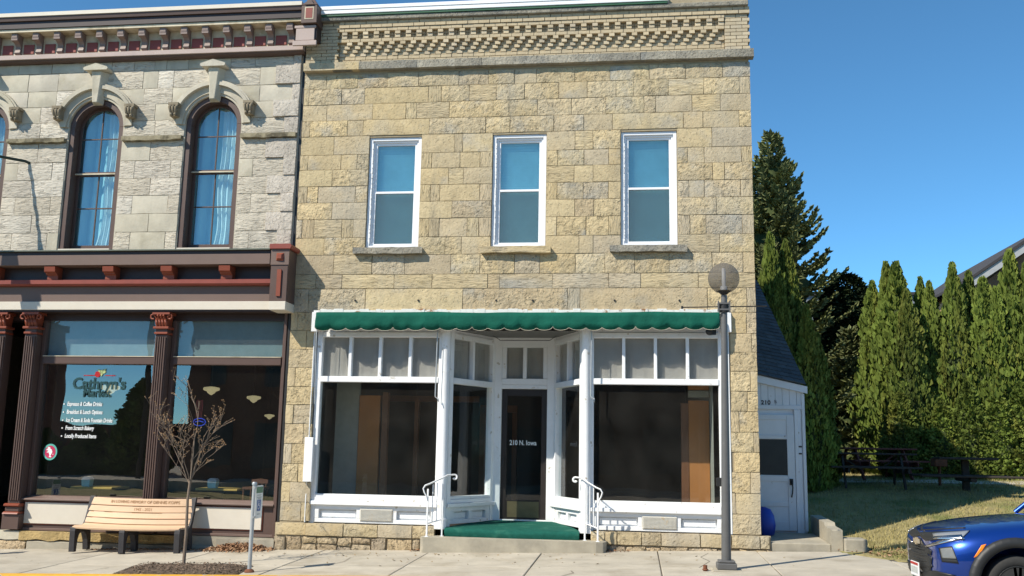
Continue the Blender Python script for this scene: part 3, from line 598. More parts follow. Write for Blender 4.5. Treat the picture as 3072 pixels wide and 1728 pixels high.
# door wall
T,L=seg((DX0,DY),(DX1,DY)); dw=part('shop_door_frame',sb); c0,c1=.145,L-.145; zd=.40; zdt=2.77
q=MB(); q.box(0,c0,-.03,.1,zd-.05,HZ1,T).box(c1,L,-.03,.1,zd-.05,HZ1,T); q.box(c0,c1,-.03,.1,zdt,zdt+.075,T); zq0,zq1=zdt+.19,3.545
q.box(c0,c1,-.03,.1,zdt+.078,zq0,T).box(c0,c1,-.03,.1,zq1,HZ1,T); xm=(c0+c1)/2; q.box(xm-.035,xm+.035,-.03,.1,zq0+.002,zq1-.002,T).box(c0,c0+.08,-.02,.09,zq0+.002,zq1-.002,T).box(c1-.08,c1,-.02,.09,zq0+.002,zq1-.002,T)
q.box(c0,c1,-.03,.12,zd-.03,zd+.012,T); q.build('door_frame',m_['white'],dw,bevel=.006)
pane(dw,T,c0+.08,xm-.035,zq0,zq1,.04,m_['frosted'],'transom_pane'); pane(dw,T,xm+.035,c1-.08,zq0,zq1,.04,m_['frosted'],'transom_pane')
door=part('shop_door',sb); q=MB(); a,b=c0+.004,c1-.004
q.box(a,a+.10,.02,.065,zd+.015,zdt-.005,T).box(b-.10,b,.02,.065,zd+.015,zdt-.005,T).box(a+.1,b-.1,.02,.065,zdt-.13,zdt-.005,T).box(a+.1,b-.1,.02,.065,zd+.015,zd+.36,T); q.build('door_leaf',m_['doorbrown'] if 'doorbrown' in m_ else M('dark_stained_door',(.028,.022,.02),.4,amt=.15),door,bevel=.004)
q=MB(); q.box(a+.13,b-.13,.012,.019,zd+.05,zd+.33,T); q.build('kick_plate',M('dull_brass_plate',(.16,.13,.07),.5,metal=.4,amt=.2,scale=8),door)
pane(door,T,a+.1,b-.1,zd+.36,zdt-.13,.04,m_['shopglass'])
q=MB(); q.tube([T(a+.05,-.03,zd+.95),T(a+.05,-.045,zd+1.02),T(a+.05,-.03,zd+1.14)],.010); q.build('door_handle',m_['iron'],door)
text('lettering','210 N. Iowa',.125,m_['letterwhite'],door,lambda x,y,z:(-2.045+x,DY+.036-z,1.745+y),xs=.80,bold=.0022,align='CENTER')
# recess ceiling, entrance soffit
q=MB(); q.add([(CX0-.06,-.02,HZ1-.004),(CX1+.06,-.02,HZ1-.004),(DX1+.02,DY+.05,HZ1-.30),(DX0-.02,DY+.05,HZ1-.30)],[(0,1,2,3)]); q.build('recess_soffit',m_['whiteold'],sb)
q=MB(); q.tube([(CX0+.08,.02,HZ1-.07),(CX0+.4,.2,HZ1-.12),(DX0+.1,DY-.12,HZ1-.33)],.006); q.tube([(DX0+.1,DY-.12,HZ1-.34),(DX1-.1,DY-.12,HZ1-.34),(CX1-.08,.02,HZ1-.07)],.006); q.build('cable',m_['iron'],sb)
# shop interior
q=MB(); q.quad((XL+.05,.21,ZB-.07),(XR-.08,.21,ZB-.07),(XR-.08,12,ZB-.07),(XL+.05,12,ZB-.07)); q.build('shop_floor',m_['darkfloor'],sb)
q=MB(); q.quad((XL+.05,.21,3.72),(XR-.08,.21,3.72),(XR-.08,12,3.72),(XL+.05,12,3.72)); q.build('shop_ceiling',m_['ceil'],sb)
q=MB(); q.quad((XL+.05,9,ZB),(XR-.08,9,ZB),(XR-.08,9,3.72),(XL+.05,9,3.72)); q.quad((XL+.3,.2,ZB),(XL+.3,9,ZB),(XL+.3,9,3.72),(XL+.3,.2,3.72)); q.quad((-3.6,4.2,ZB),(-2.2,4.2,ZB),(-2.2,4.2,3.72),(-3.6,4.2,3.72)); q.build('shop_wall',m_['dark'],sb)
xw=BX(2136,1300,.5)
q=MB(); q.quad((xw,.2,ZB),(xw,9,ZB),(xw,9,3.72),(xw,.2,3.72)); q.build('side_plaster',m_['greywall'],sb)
x0_,x1_=BX(2066,1300,.95),BX(2128,1300,.95); q=MB(); q.box(x0_,x1_,.95,1.05,ZB-.06,BZ(2100,1202,.95)); q.build('orange_panel',m_['orange'],sb)
q=MB(); q.box(x0_,xw-.01,.96,1.05,BZ(2100,1192,.95),BZ(2100,1172,.95)); q.build('side_plaster',m_['greywall'],sb)
q=MB(); q.box(x0_,xw-.01,.93,1.05,BZ(2100,1170,.95),BZ(2100,1156,.95)); q.build('panel_trim',m_['orange'],sb)
q=MB(); q.box(x0_-.13,x0_-.003,.94,1.06,ZB-.06,BZ(2100,1202,.95)-.05); q.build('panel_trim',m_['wood'],sb)
q=MB(); q.box(-5.16,-4.76,1.30,1.38,ZB-.06,2.62); q.build('orange_panel',m_['orange'],sb)
q=MB(); q.box(-5.62,-5.17,1.32,1.40,ZB+.02,3.0); q.build('side_plaster',m_['greywall'],sb)
q=MB(); q.box(-4.71,-4.60,1.28,1.4,ZB,2.68).box(-4.3,-4.22,2.2,2.32,ZB,2.6).box(-5.7,-3.2,3.3,3.4,2.62,2.74).box(-3.3,-3.18,4.1,4.19,ZB,2.55).box(-3.3,-2.5,4.1,4.19,2.45,2.6).box(-2.6,-2.5,4.1,4.19,ZB,2.44).box(-5.7,-2.9,1.5,1.6,3.0,3.08); q.build('door_trim',m_['wood'],sb)
# net curtains behind the transoms
def curtain(parent,T,a,b,z0,z1,t,mt,amp=.02,name='curtain',n=40,per=.16):
    mb=MB(); vs=[]
    for j,z in enumerate((z0,z1)):
        for i in range(n+1): s=a+(b-a)*i/n; vs.append(T(s,t+amp*math.sin(6.283*s/per+.6*math.sin(s*5)),z))
    mb.add(vs,[(i,i+1,n+2+i,n+1+i) for i in range(n)],True); return mb.build(name,mt,parent)
for k,(P0,P1) in enumerate(BAYS):
    T,L=seg(P0,P1); curtain(sb,T,.02,L-.02,z_tb-.02,z_tt+.05,.085,m_['transcurt'],.012 if k!=3 else .006)
T,L=seg((DX0,DY),(DX1,DY)); curtain(sb,T,.1,L-.1,2.9,3.6,.09,m_['transcurt'],.01)
# rusty anchor holes above the awning
for px in (1067,1256,1489,1599,1844,2038):
    x,z=B(px,902); q=MB(); q.lathe([(.018,0),(.018,.05)],(0,0,0),8,lambda a,b,c,x=x,z=z:(x+a,-.036+c*.5,z+b)); q.build('anchor_hole',m_['iron'],sb)
# white cover board on the left jamb
q=MB(); q.box(BX(914,1320,-.1),BX(940,1320,-.1),-.10,-.03,BZ(928,1446,-.1),BZ(928,1312,-.1)); o=q.build('meter_cover',m_['white'],None,bevel=.008); tag(o,'narrow white painted box fixed to the left edge of the shopfront','utility box')
q=MB(); x,z=B(2158,1446,-.02); q.box(x-.055,x+.055,-.06,-.032,z-.07,z+.07); q.build('mail_box',m_['iron'],sb,bevel=.004)
# end boards and flashing at the awning
q=MB(); q.box(BX(935,960,-.09),BX(952,960,-.09),-.09,.0,BZ(943,994,-.09),BZ(943,936,-.09)); q.build('awning_end_board',m_['whiteold'],sb,bevel=.004); q=MB(); q.box(BX(2166,960,-.09),BX(2194,960,-.09),-.09,.0,BZ(2180,996,-.09),BZ(2180,938,-.09)); q.build('awning_end_board',m_['whiteold'],sb,bevel=.004)
q=MB(); x=SFX0
while x<SFX1-.02:
    wd=R.uniform(.05,.2); t=R.uniform(-.012,.02); q.box(x,min(x+wd,SFX1),-.075+R.uniform(0,.012),.0,SFT-.03,SFT+.030+t); x+=wd+.001
q.build('peeling_flashing',M('peeling_white_flashing',(.72,.71,.68),.7,amt=.1,scale=8,c2=(.30,.15,.07),c2scale=5,c2lo=.6,c2hi=.66),sb)
# =================================================================== AWNING, STEPS, RAILS
aw=thing('awning','rolled up green canvas awning with scalloped valance above the empty white shopfront','awning',(-2.05,-.1,3.8))
ax0,ax1=BX(949,960,-.2),BX(2159,960,-.2); az1=BZ(1550,938,-.2); AY=-.235
nx=260; nscal=25; mb=MB(); vs=[]
def sag(x): u=(x-ax0)/(ax1-ax0); return .012*math.sin(u*9)+.010*math.sin(u*23+1)
def azlow(x):
    u=(x-ax0)/(ax1-ax0)*nscal; ph=u-math.floor(u); return az1-.258-.060*math.sqrt(max(0,1-(2*ph-1)**2))+.03*(u/nscal)-.01
lev=[(0,0.),(.0,.25),(.02,.6),(.012,1.)]
for j,(dy,k) in enumerate(lev):
    for i in range(nx+1):
        x=ax0+(ax1-ax0)*i/nx; zl=azlow(x); zt=az1+sag(x)*.4
        fold=.020*k*math.sin(x*7.5+1.7*math.sin(x*2.1)+k*2)+.012*k*math.sin(x*17+2*math.sin(x*3.1)+k*3)
        if x>ax1-.5: fold+=.02*math.sin((x-ax1)*16)*k
        vs.append((x,AY-dy+fold,zt+(zl-zt)*k))
W=nx+1; mb.add(vs,[(j*W+i,(j+1)*W+i,(j+1)*W+i+1,j*W+i+1) for j in range(3) for i in range(nx)],True)
o=mb.build('valance',m_['green'],aw); sm=o.modifiers.new('thick','SOLIDIFY'); sm.thickness=.004
low=[vs[3*W+i] for i in range(0,W)]
mb=MB(); mb.tube([(p[0],p[1]-.003,p[2]) for p in low],.0035,5); mb.build('piping',m_['piping'],aw)
mb=MB(); v2=[]
for i in range(nx+1):
    x=ax0+(ax1-ax0)*i/nx; v2.append((x,AY,az1+sag(x)*.4))
for i in range(nx+1):
    x=ax0+(ax1-ax0)*i/nx; v2.append((x,-.15,az1+sag(x)*.3+.012+.008*math.sin(x*5)))
for i in range(nx+1):
    x=ax0+(ax1-ax0)*i/nx; v2.append((x,-.06,az1+.012))
mb.add(v2,[(j*W+i,j*W+i+1,(j+1)*W+i+1,(j+1)*W+i) for j in range(2) for i in range(nx)],True); mb.build('canvas_top',m_['green'],aw)
mb=MB(); mb.tube([(ax0+.02,-.13,az1-.09),(ax1-.02,-.13,az1-.09)],.055,10); mb.build('roller',m_['iron'],aw)
mb=MB(); x,z=B(2130,995,-.16); mb.ball((x,-.15,z),.075,10,8,.8); mb.box(x-.03,x+.10,-.20,-.10,z-.05,z+.06); mb.build('gear_box',m_['iron'],aw)
for px in (1313,1775):
    x=BX(px,1000,-.12); zt=BZ(px,990,-.12); zb_=BZ(px,1190,-.12)
    q=MB(); q.tube([(x,-.12,zt),(x-.005,-.12,(zt+zb_)/2),(x-.01,-.11,zb_)],.011,6); q.tube([(x-.01,-.11,zb_),(x+.03,-.13,zb_-.03),(x+.05,-.12,zb_-.09),(x+.045,-.10,zb_-.02)],.008,5); q.build('awning_arm',m_['galv'],aw)
q=MB(); q.tube([(ax0+.0,-.14,az1-.02),(ax0+.0,-.14,az1-.5)],.010,6); q.tube([(ax0+.0,-.14,az1-.5),(ax0+.02,-.12,az1-1.6)],.008,6); q.build('awning_arm',m_['galv'],aw)
# concrete step
q=MB(); x0,x1=BX(1258,1614,-.42),BX(1818,1626,-.42); q.prism([(x0,-.36),(x0+.05,-.42),(x1-.16,-.42),(x1-.04,-.38),(x1,-.28),(x1,.06),(x0,.06)],walk(-2,-.3)-.12,.200,'xy')
st=q.build('concrete_step',m_['oldconc'],None,bevel=.015,bseg=2); tag(st,'long low concrete step in front of the green carpeted entrance','step')
# carpeted step and recess floor
q=MB(); cz0,cz1=.202,.335; n=22; prof=[(-.15,cz0),(-.165,cz0+.06),(-.155,cz1-.012),(-.125,cz1),(-.03,cz1+.008),(.4,cz1+.025),(DY+.0,.392)]
vs=[];xa,xb=CX0+.095,CX1-.095
for j,(y,z) in enumerate(prof):
    for i in range(n+1):
        u=i/n; x=xa+(xb-xa)*u
        if y>.1: 
            k=(y-.1)/(DY-.1); x=(xa+(xb-xa)*u)*(1-k)+(DX0+.02+(DX1-DX0-.04)*u)*k
        b=math.exp(-((u-.52)/.26)**2); yy=y-(.045*b if y<-.1 else 0); zz=z-(.035*b if j in(2,) else (.02*b if j==3 else 0))
        vs.append((x,yy,zz+.004*mnoise.noise((x*6,y*9,2))))
W=n+1; q.add(vs,[(j*W+i,j*W+i+1,(j+1)*W+i+1,(j+1)*W+i) for j in range(len(prof)-1) for i in range(n)],True)
for e in (0,n):
    ring=[vs[j*W+e] for j in range(5)]; q.add(ring+[(p[0],p[1],cz0) for p in ring],[(i,i+1,i+6,i+5) for i in range(4)])
o=q.build('carpeted_step',m_['carpet']); tag(o,'green outdoor carpet covering the raised floor of the recessed entrance','carpet')
# handrails
def handrail(px,sgn,label):
    x=px; h=thing('handrail',label,'handrail',(x,-.2,.2),group='white handrails at the entrance step')
    y0,y1=-.30,-.12
    # rail runs up from the street end to the door end, seen nearly end on; sgn spreads the two posts
    xo=x-sgn*.12; xi=x+sgn*.10
    def post(name,xx,y,zt,r=.014):
        q=MB(); q.box(xx-r,xx+r,y-r,y+r,.2,zt); q.build(name,m_['white'],h,bevel=.003)
    post('post',xo,y0,.98); post('post',xi-sgn*.0,y1,1.06)
    q=MB()
    for k in (.33,.62): xx=xo+(xi-xo)*k; yy=y0+(y1-y0)*k; q=MB(); q.box(xx-.007,xx+.007,yy-.007,yy+.007,.42+.05*k,1.02+.10*k); q.build('baluster',m_['white'],h)
    q=MB(); q.tube([(xo,y0,.41),(xi,y1,.475)],.009,6); q.build('bottom_rail',m_['white'],h)
    pts=[]
    c=(xo-sgn*.055,.93)
    pts+=[(xo-sgn*.005,y0-.01,.80),(xo-sgn*.02,y0-.02,.86),(xo-sgn*.055,y0-.03,.92),(xo-sgn*.075,y0-.03,.985),(xo-sgn*.045,y0-.02,1.035),(xo+sgn*.03,y0,1.065)]
    pts+=[(xi,y1,1.165),(xi+sgn*.06,y1+.04,1.205),(xi+sgn*.17,y1+.14,1.215)]
    for t in range(1,8):
        a=math.pi/2-t*.62; rr=.045-.003*t; pts.append((xi+sgn*(.17+rr*math.cos(a)),y1+.14,1.17+rr*math.sin(a)))
    q=MB(); q.tube(pts,.019,8,flat=.6); q.build('rail',m_['white'],h)
    q=MB(); q.box(xo-.03,xo+.03,y0-.03,y0+.03,.2,.207); q.build('foot_plate',m_['white'],h); q=MB(); q.box(xi-.03,xi+.03,y1-.03,y1+.03,.2,.207); q.build('foot_plate',m_['white'],h); return h
handrail(BX(1306,1560,-.2),1,'white wrought metal handrail left of the green carpeted entrance step')
handrail(BX(1772,1560,-.2),-1,'white wrought metal handrail right of the green carpeted entrance step')
# fire extinguisher standing inside the left splayed window
fe=thing('fire_extinguisher','red fire extinguisher standing behind the glass left of the shop door','fire extinguisher',(-2.72,1.55,.82))
q=MB(); q.lathe([(.055,.82),(.06,.85),(.06,1.15),(.03,1.21),(.02,1.24)],(-2.72,1.55,0),14); q.build('cylinder',m_['redp'],fe)
q=MB(); q.lathe([(.061,.98),(.061,1.10)],(-2.72,1.55,0),14); q.build('instruction_band',m_['signwhite'],fe)
q=MB(); q.box(-2.74,-2.70,1.50,1.6,1.24,1.30); q.tube([(-2.72,1.5,1.27),(-2.66,1.5,1.22),(-2.66,1.5,1.0)],.010,6); q.box(-2.75,-2.69,1.47,1.6,1.31,1.33); q.build('valve_and_hose',m_['iron'],fe)
q=MB(); q.box(-3.05,-2.62,1.42,1.75,.36,.818); q.build('display_plinth',m_['dark'],sb)
# =================================================================== THE PALE STONE BUILDING WITH THE CAFE
LXR=-6.185; LXL=-14.0
lb=thing('cafe_building','pale limestone building with brown bracketed cornice, arched windows and a dark brown cafe front','building',(-9.5,0,-.2))
ZC=7.60; AR=.548
ARX=[(-10.753-9.652)/2,(-8.414-7.29)/2]; ARX.insert(0,2*ARX[0]-ARX[1]); ARX.insert(0,2*ARX[0]-ARX[1])
STZ=BZ(600,745,0)
LR=[BZ(600,178),BZ(600,207),BZ(600,261),BZ(600,309),BZ(600,358),BZ(600,407),BZ(600,421),BZ(600,478.6),BZ(600,532),BZ(600,584),BZ(600,639),BZ(600,694),STZ-.02]
c3=2.683;c2=2.4146
lrows=[([160,425,690,905,1085,1250,1345,1520,1700,1860,2055,2370],c3,195),
 ([88*c3,177*c3,1155,1275,1400,2095,2225],c3,235),([86*c3,171*c3,1160,1390,2090,2355],c3,285),([123*c3,466*c3,2205],c3,333),([330,1250,2290],c3,382),
 None,
 ([280,1090,1925],c2,450),([130,380,975,1235,1830,2055],c2,505),([230,1088,1935],c2,558),([110,365,955,1215,1815,2035],c2,611),([228,1075,1925],c2,667),([85,340,940,1195,1800,2010],c2,718)]
def clipx(z,r=.735):
    if z<=ZC: return AR+.012
    d=r*r-(z-ZC)**2; return math.sqrt(d) if d>0 else 0.
for i,e in enumerate(lrows):
    z1,z0=LR[i],LR[i+1]
    if e is None: continue
    js,sc,py=e; xs=[BX(j/sc,py) for j in js]
    # west of the frame: repeat the bay to the left edge
    p=ARX[3]-ARX[2]; extra=[x-p for x in xs if ARX[1]<x-p<ARX[2] or x-p<min(xs)-.15]
    extra=[x for x in extra if x>LXL+.2 and x<min(xs)-.15]
    cent=[a for a in ARX] if i<6 and i>0 else []
    allx=sorted([LXL,LXR]+xs+extra+cent) if i>0 else sorted([LXL,LXR]+xs+extra)
    for a,b in zip(allx,allx[1:]):
        if b-a<.04: continue
        quoin=b==LXR
        def mk(side,xv):
            def fn(z):
                x=xv
                for c in ARX:
                    h=clipx(z)
                    if c-h<x<c+h or abs(x-c)<1e-6:
                        x=c-h if side=='r' else c+h
                return x
            return fn
        if i<6: fl,fr=mk('l',a),mk('r',b)
        else:
            fl=lambda z,a=a:a; fr=lambda z,b=b:b
        cuts=[(fl,fr)]
        # split stones that would run across an opening (below the spring line)
        mid=[c for c in ARX if a<c-.2 and b>c+.2]
        if mid and i>0:
            new=[];cur=fl
            for c in mid: new.append((cur,lambda z,c=c:c-clipx(z))); cur=(lambda z,c=c:c+clipx(z))
            new.append((cur,fr)); cuts=new
        for f0,f1 in cuts:
            mt='palequoin' if quoin else ('palesm' if (i in(1,2,3,0) and R.random()<.6) else ('pale' if R.random()<.8 else 'palesm'))
            stone(lb,z0,z1,f0,f1,m_[mt],name='quoin' if quoin else 'stone',proud=(.07 if i%2 else .05) if quoin else R.uniform(.012,.022),rough=.012 if mt=='pale' else .004,nz=4 if i in(1,2,3,4) else 2)
mb=MB(); wall(mb,LXL,LXR+.02,STZ-.05,LR[0]+.2,.006,[(c-AR,c+AR,STZ-.04,ZC+AR+.02) for c in ARX],.10)
mb.build('wall',m_['palemortar'],lb)
mb=MB(); mb.quad((LXR+.02,.015,-.5),(LXR+.02,12,-.5),(LXR+.02,12,9.6),(LXR+.02,.015,9.6)); mb.quad((LXL,.0,-.5),(LXL,12,-.5),(LXL,12,9.6),(LXL,.0,9.6)); mb.quad((LXL,12,-.5),(LXR+.02,12,-.5),(LXR+.02,12,9.6),(LXL,12,9.6)); mb.build('side_wall',m_['palemortar'],lb)
mb=MB(); mb.quad((LXL,.0,9.6),(LXR,.0,9.6),(LXR,12,9.5),(LXL,12,9.5)); mb.build('roof',m_['asphalt'],lb)
mb=MB(); mb.box(LXR+.022,XL-.004,-.0,.03,-.3,9.2); mb.build('joint_strip',m_['iron'],lb)
# string course between the windows at the transom level
for a,b in [(ARX[k]+AR+.03,ARX[k+1]-AR-.03) for k in range(3)]+[(ARX[3]+AR+.03,LXR-.02)]:
    mb=MB(); z1=LR[5]-.005; z0=LR[6]+.006; n=10; bot=[(a+(b-a)*i/n,z0+R.uniform(-.012,.012)) for i in range(n+1)]
    mb.prism(bot+[(b,z1),(a,z1)],-.095,.02,'xz'); mb.build('string_course',m_['mossy'],lb,bevel=.012)
def ring(mb,cx,r0,r1,y0,y1,a0=0,a1=180,n=24):
    for i in range(n):
        t0=rad(a0+(a1-a0)*i/n); t1=rad(a0+(a1-a0)*(i+1)/n)
        P=lambda r,t,y:(cx+r*math.cos(t),y,ZC+r*math.sin(t))
        vs=[P(r0,t0,y0),P(r1,t0,y0),P(r1,t1,y0),P(r0,t1,y0),P(r0,t0,y1),P(r1,t0,y1),P(r1,t1,y1),P(r0,t1,y1)]
        fs=[(0,3,2,1),(1,2,6,5),(0,4,7,3)]
        if i==0: fs.append((0,1,5,4))
        if i==n-1: fs.append((3,7,6,2))
        mb.add(vs,fs)
for c in ARX[1:]:
    w_=part('arched_window',lb)
    mb=MB(); ring(mb,c,AR+.008,.60,-.02,.1); mb.build('inner_arch',m_['palesm'],w_)
    mb=MB(); ring(mb,c,.602,.735,-.045,.1); mb.build('arch_stones',m_['palesm'],w_)
    mb=MB(); ring(mb,c,.737,.80,-.115,.05,17,163); ring(mb,c,.802,.835,-.09,.05,17,163); mb.build('hood_mould',m_['palesm'],w_)
    # keystone with its pointed cap
    kb_=BZ(297,308,-.15); kt=BZ(290,211,-.19)
    mb=MB(); y=-.20
    mb.add([(c-.10,.0,kb_),(c+.10,.0,kb_),(c+.19,.0,kt),(c-.19,.0,kt),(c-.05,-.14,kb_+.02),(c+.05,-.14,kb_+.02),(c+.10,-.16,kt),(c-.10,-.16,kt)],[(4,5,6,7),(0,4,7,3),(5,1,2,6),(0,1,5,4),(3,7,6,2)]); k_=mb.build('keystone',m_['palesm'],w_,bevel=.008)
    mb=MB(); ct=kt+.003; mb.prism([(c-.23,ct),(c+.23,ct),(c+.25,ct+.035),(c+.235,ct+.06),(c,ct+.135),(c-.235,ct+.06),(c-.25,ct+.035)],-.22,.0,'xz'); mb.build('keystone_cap',m_['palesm'],w_,bevel=.014)
    for s in (-1,1):
        xc=c+s*.735; zc=ZC+.255; mb=MB(); mb.box(xc-.10,xc+.10,-.19,.0,zc+.075,zc+.125); mb.box(xc-.075,xc+.075,-.15,.0,zc-.13,zc+.073)
        for q in (-.05,0,.05): mb.tube([(xc+q,-.15,zc+.07),(xc+q*1.3,-.20,zc+.03),(xc+q,-.17,zc-.05),(xc+q*.8,-.13,zc-.10)],[.022,.03,.026,.012],6)
        for q in (-1,1): mb.ball((xc+q*.07,-.17,zc+.05),.032,8,6); mb.ball((xc+q*.04,-.165,zc-.10),.028,8,6)
        mb.build('corbel',m_['corbel'],w_)
    # brown casing lining the reveal
    mb=MB(); cz0=STZ; r0,r1=AR-.10,AR-.004
    ring(mb,c,r0,r1,.03,.30)
    mb.box(c-r1,c-r0,.03,.30,cz0,ZC-.001).box(c+r0,c+r1,.03,.30,cz0,ZC-.001).box(c-r0,c+r0,.16,.3,cz0,cz0+.05); mb.build('casing',m_['brown'],w_,bevel=.004)
    mb=MB(); mb.box(c-r1+.02,c+r0+.05,-.03,.028,cz0-.03,cz0+.008); mb.build('sill',m_['cream'],w_)
    zm=BZ(300,523,.2)
    for nm,zb_,yy in (('upper_sash',None,.20),('lower_sash',cz0+.05,.235)):
        mb=MB(); ri=r0-.002; rg=ri-.05
        if nm=='upper_sash':
            ring(mb,c,rg,ri,yy,yy+.04); mb.box(c-ri,c-rg,yy,yy+.04,zm,ZC-.001).box(c+rg,c+ri,yy,yy+.04,zm,ZC-.001).box(c-rg,c+rg,yy,yy+.04,zm,zm+.045)
            mb.box(c-.012,c+.012,yy+.008,yy+.032,zm+.046,ZC+rg); zz=BZ(300,418,.2); mb.box(c-rg,c-.0125,yy+.008,yy+.032,zz-.012,zz+.012).box(c+.0125,c+rg,yy+.008,yy+.032,zz-.012,zz+.012)
            gz0,gz1=zm+.04,None
        else:
            zt=zm-.003; mb.box(c-ri,c-rg,yy,yy+.04,zb_,zt).box(c+rg,c+ri,yy,yy+.04,zb_,zt).box(c-rg,c+rg,yy,yy+.04,zb_,zb_+.075).box(c-rg,c+rg,yy,yy+.04,zt-.03,zt)
            zz=BZ(300,624,.2); mb.box(c-.012,c+.012,yy+.008,yy+.032,zb_+.076,zt-.031).box(c-rg,c-.0125,yy+.008,yy+.032,zz-.012,zz+.012).box(c+.0125,c+rg,yy+.008,yy+.032,zz-.012,zz+.012)
        s_=mb.build(nm,m_['brown'],w_,bevel=.003)
        g=MB()
        if nm=='upper_sash':
            pts=[(c-rg,yy+.02,zm+.04),(c+rg,yy+.02,zm+.04)]+[(c+rg*math.cos(rad(t)),yy+.02,ZC+rg*math.sin(rad(t))) for t in range(0,181,12)]; g.add(pts,[tuple(range(len(pts)))])
            q=MB(); q.box(c-ri-.01,c+ri+.01,yy-.03,yy-.002,zm-.012,zm+.012); q.build('meeting_rail',m_['tanp'],w_)
        else: g.quad((c-rg,yy+.02,zb_+.07),(c+rg,yy+.02,zb_+.07),(c+rg,yy+.02,zt-.03),(c-rg,yy+.02,zt-.03))
        g.build('pane',m_['winglass'],w_)
    Tn=lambda s,t,z:(s,t,z)
    curtain(w_,Tn,c-.5,c+.5,cz0,ZC+.5,.42,m_['sheer'],.03,'sheer_curtain',40,.22)
    # bunched white curtain on the right
    mb=MB(); vs=[]; nn=26; zs=[cz0+.02+i*(ZC+.42-cz0)/14 for i in range(15)]
    ph=R.uniform(0,6); kx=R.uniform(-.04,.02)
    for z in zs:
        v=(z-cz0)/(ZC+.42-cz0); wl=c+kx+.10-.16*max(0,(1-v*1.5))*(.6+.5*math.sin(v*9+ph)); wr=c+.42
        for i in range(nn+1): u=i/nn; vs.append((wl+(wr-wl)*u,.355+.03*math.sin(u*26+v*2+ph)+.02*math.sin(u*9+v*5),z))
    W=nn+1; mb.add(vs,[(j*W+i,j*W+i+1,(j+1)*W+i+1,(j+1)*W+i) for j in range(14) for i in range(nn)],True); mb.build('white_curtain',m_['curtain'],w_)
    g=MB(); g.quad((c-.7,.5,cz0-.1),(c+.7,.5,cz0-.1),(c+.7,.5,ZC+.7),(c-.7,.5,ZC+.7)); g.build('backing',m_['sheer'],w_)
# ---- roof cornice
cor=part('roof_cornice',lb); cxr=BX(905,60,-0.344)
def zz(py,y): return BZ(450,py,y)
q=MB(); q.box(LXL,cxr,-0.388,.1,zz(33,-0.388),zz(22,-0.388)); q.build('cap',m_['cream'],cor)
q=MB(); q.prism([(-0.371,zz(34,-0.377)),(-0.354,zz(46,-0.377)),(-0.333,zz(48,-0.333)),(0.05,zz(48,-0.333)),(0.05,zz(33.6,-0.388)-.001),(-0.366,zz(33.6,-0.388)-.001)],LXL,cxr,'yz'); q.build('crown_mould',m_['brown'],cor,bevel=.01)
q=MB(); q.box(LXL,cxr,-0.319,.05,zz(70,-0.322),zz(48.4,-0.322)); q.build('fascia',m_['dkbrown'],cor)  # darker brown carries the shade under the crown moulding
zs1=zz(70.6,-0.322); zb1=zz(91,-0.277); 
q=MB(); q.box(LXL,cxr,-0.294,.05,zs1-.06,zs1-.003); q.build('soffit',m_['tanp'],cor)
zbk0=zz(150,-.10)
q=MB(); q.box(LXL,cxr,-.06,.0,zbk0-.02,zs1-.063); q.build('back_board',m_['tanp'],cor)
brk=None; bxs=[]
for i in range(22):
    px=925-63.7*i; x=BX(px,110,-.35)
    if x<LXL+.15: break
    bxs.append(x)
H=zs1-.063-zbk0
for x in bxs:
    if brk is None:
        q=MB(); h=H; prof=[(-.062,0),(-.11,0),(-.135,.03),(-.12,.07),(-.10,.11),(-.11,.16),(-.14,.20),(-.20,.225),(-.235,.24),(-.255,.27),(-.26,.30),(-.26,h),(-.062,h)]
        prof=[(a,min(b,h)) for a,b in prof]; q.prism(prof,-.055,.055,'yz'); q.box(-.068,.068,-0.252,-0.165,h-.14,h-.001) if h>.3 else None
        brk=q.build('bracket',M('mauve_brown_paint',(.20,.145,.128),.55,amt=.1),cor,local=True,bevel=.004); o=brk
        q=MB(); q.box(-.06,.06,-0.260,-0.252,h-.13,h-.10); e_=None
    else: o=bpy.data.objects.new('bracket',brk.data); col.objects.link(o); o.parent=cor; WL[o]=WL[cor]; b=o.modifiers.new('bevel','BEVEL'); b.width=.004; b.limit_method='ANGLE'
    L=WL[cor]; o.location=(x-L.x,-L.y,zbk0-L.z)
rp=None
for a,b in zip(bxs,bxs[1:]):
    xm=(a+b)/2-.015
    if rp is None:
        q=MB(); q.box(-.105,.105,-.080,-.062,0,.185); rp=q.build('red_panel',m_['red'],cor,local=True,bevel=.004); o=rp
    else: o=bpy.data.objects.new('red_panel',rp.data); col.objects.link(o); o.parent=cor; WL[o]=WL[cor]
    L=WL[cor]; o.location=(xm-L.x,-L.y,zbk0+.02-L.z)
q=MB(); q.box(LXL,cxr-.0,-.19,.0,zz(165,-.19),zz(151,-.19)-.001); q.build('lower_mould',m_['pinkp'],cor,bevel=.006)
q=MB(); q.prism([(-.165,zz(165,-.19)-.002),(-.15,zz(172,-.15)),(-.09,zz(177,-.1)),(.0,zz(177,-.1)),(.0,zz(165,-.19)-.002)],LXL,cxr-.0,'yz'); q.build('bed_mould',m_['brown'],cor)
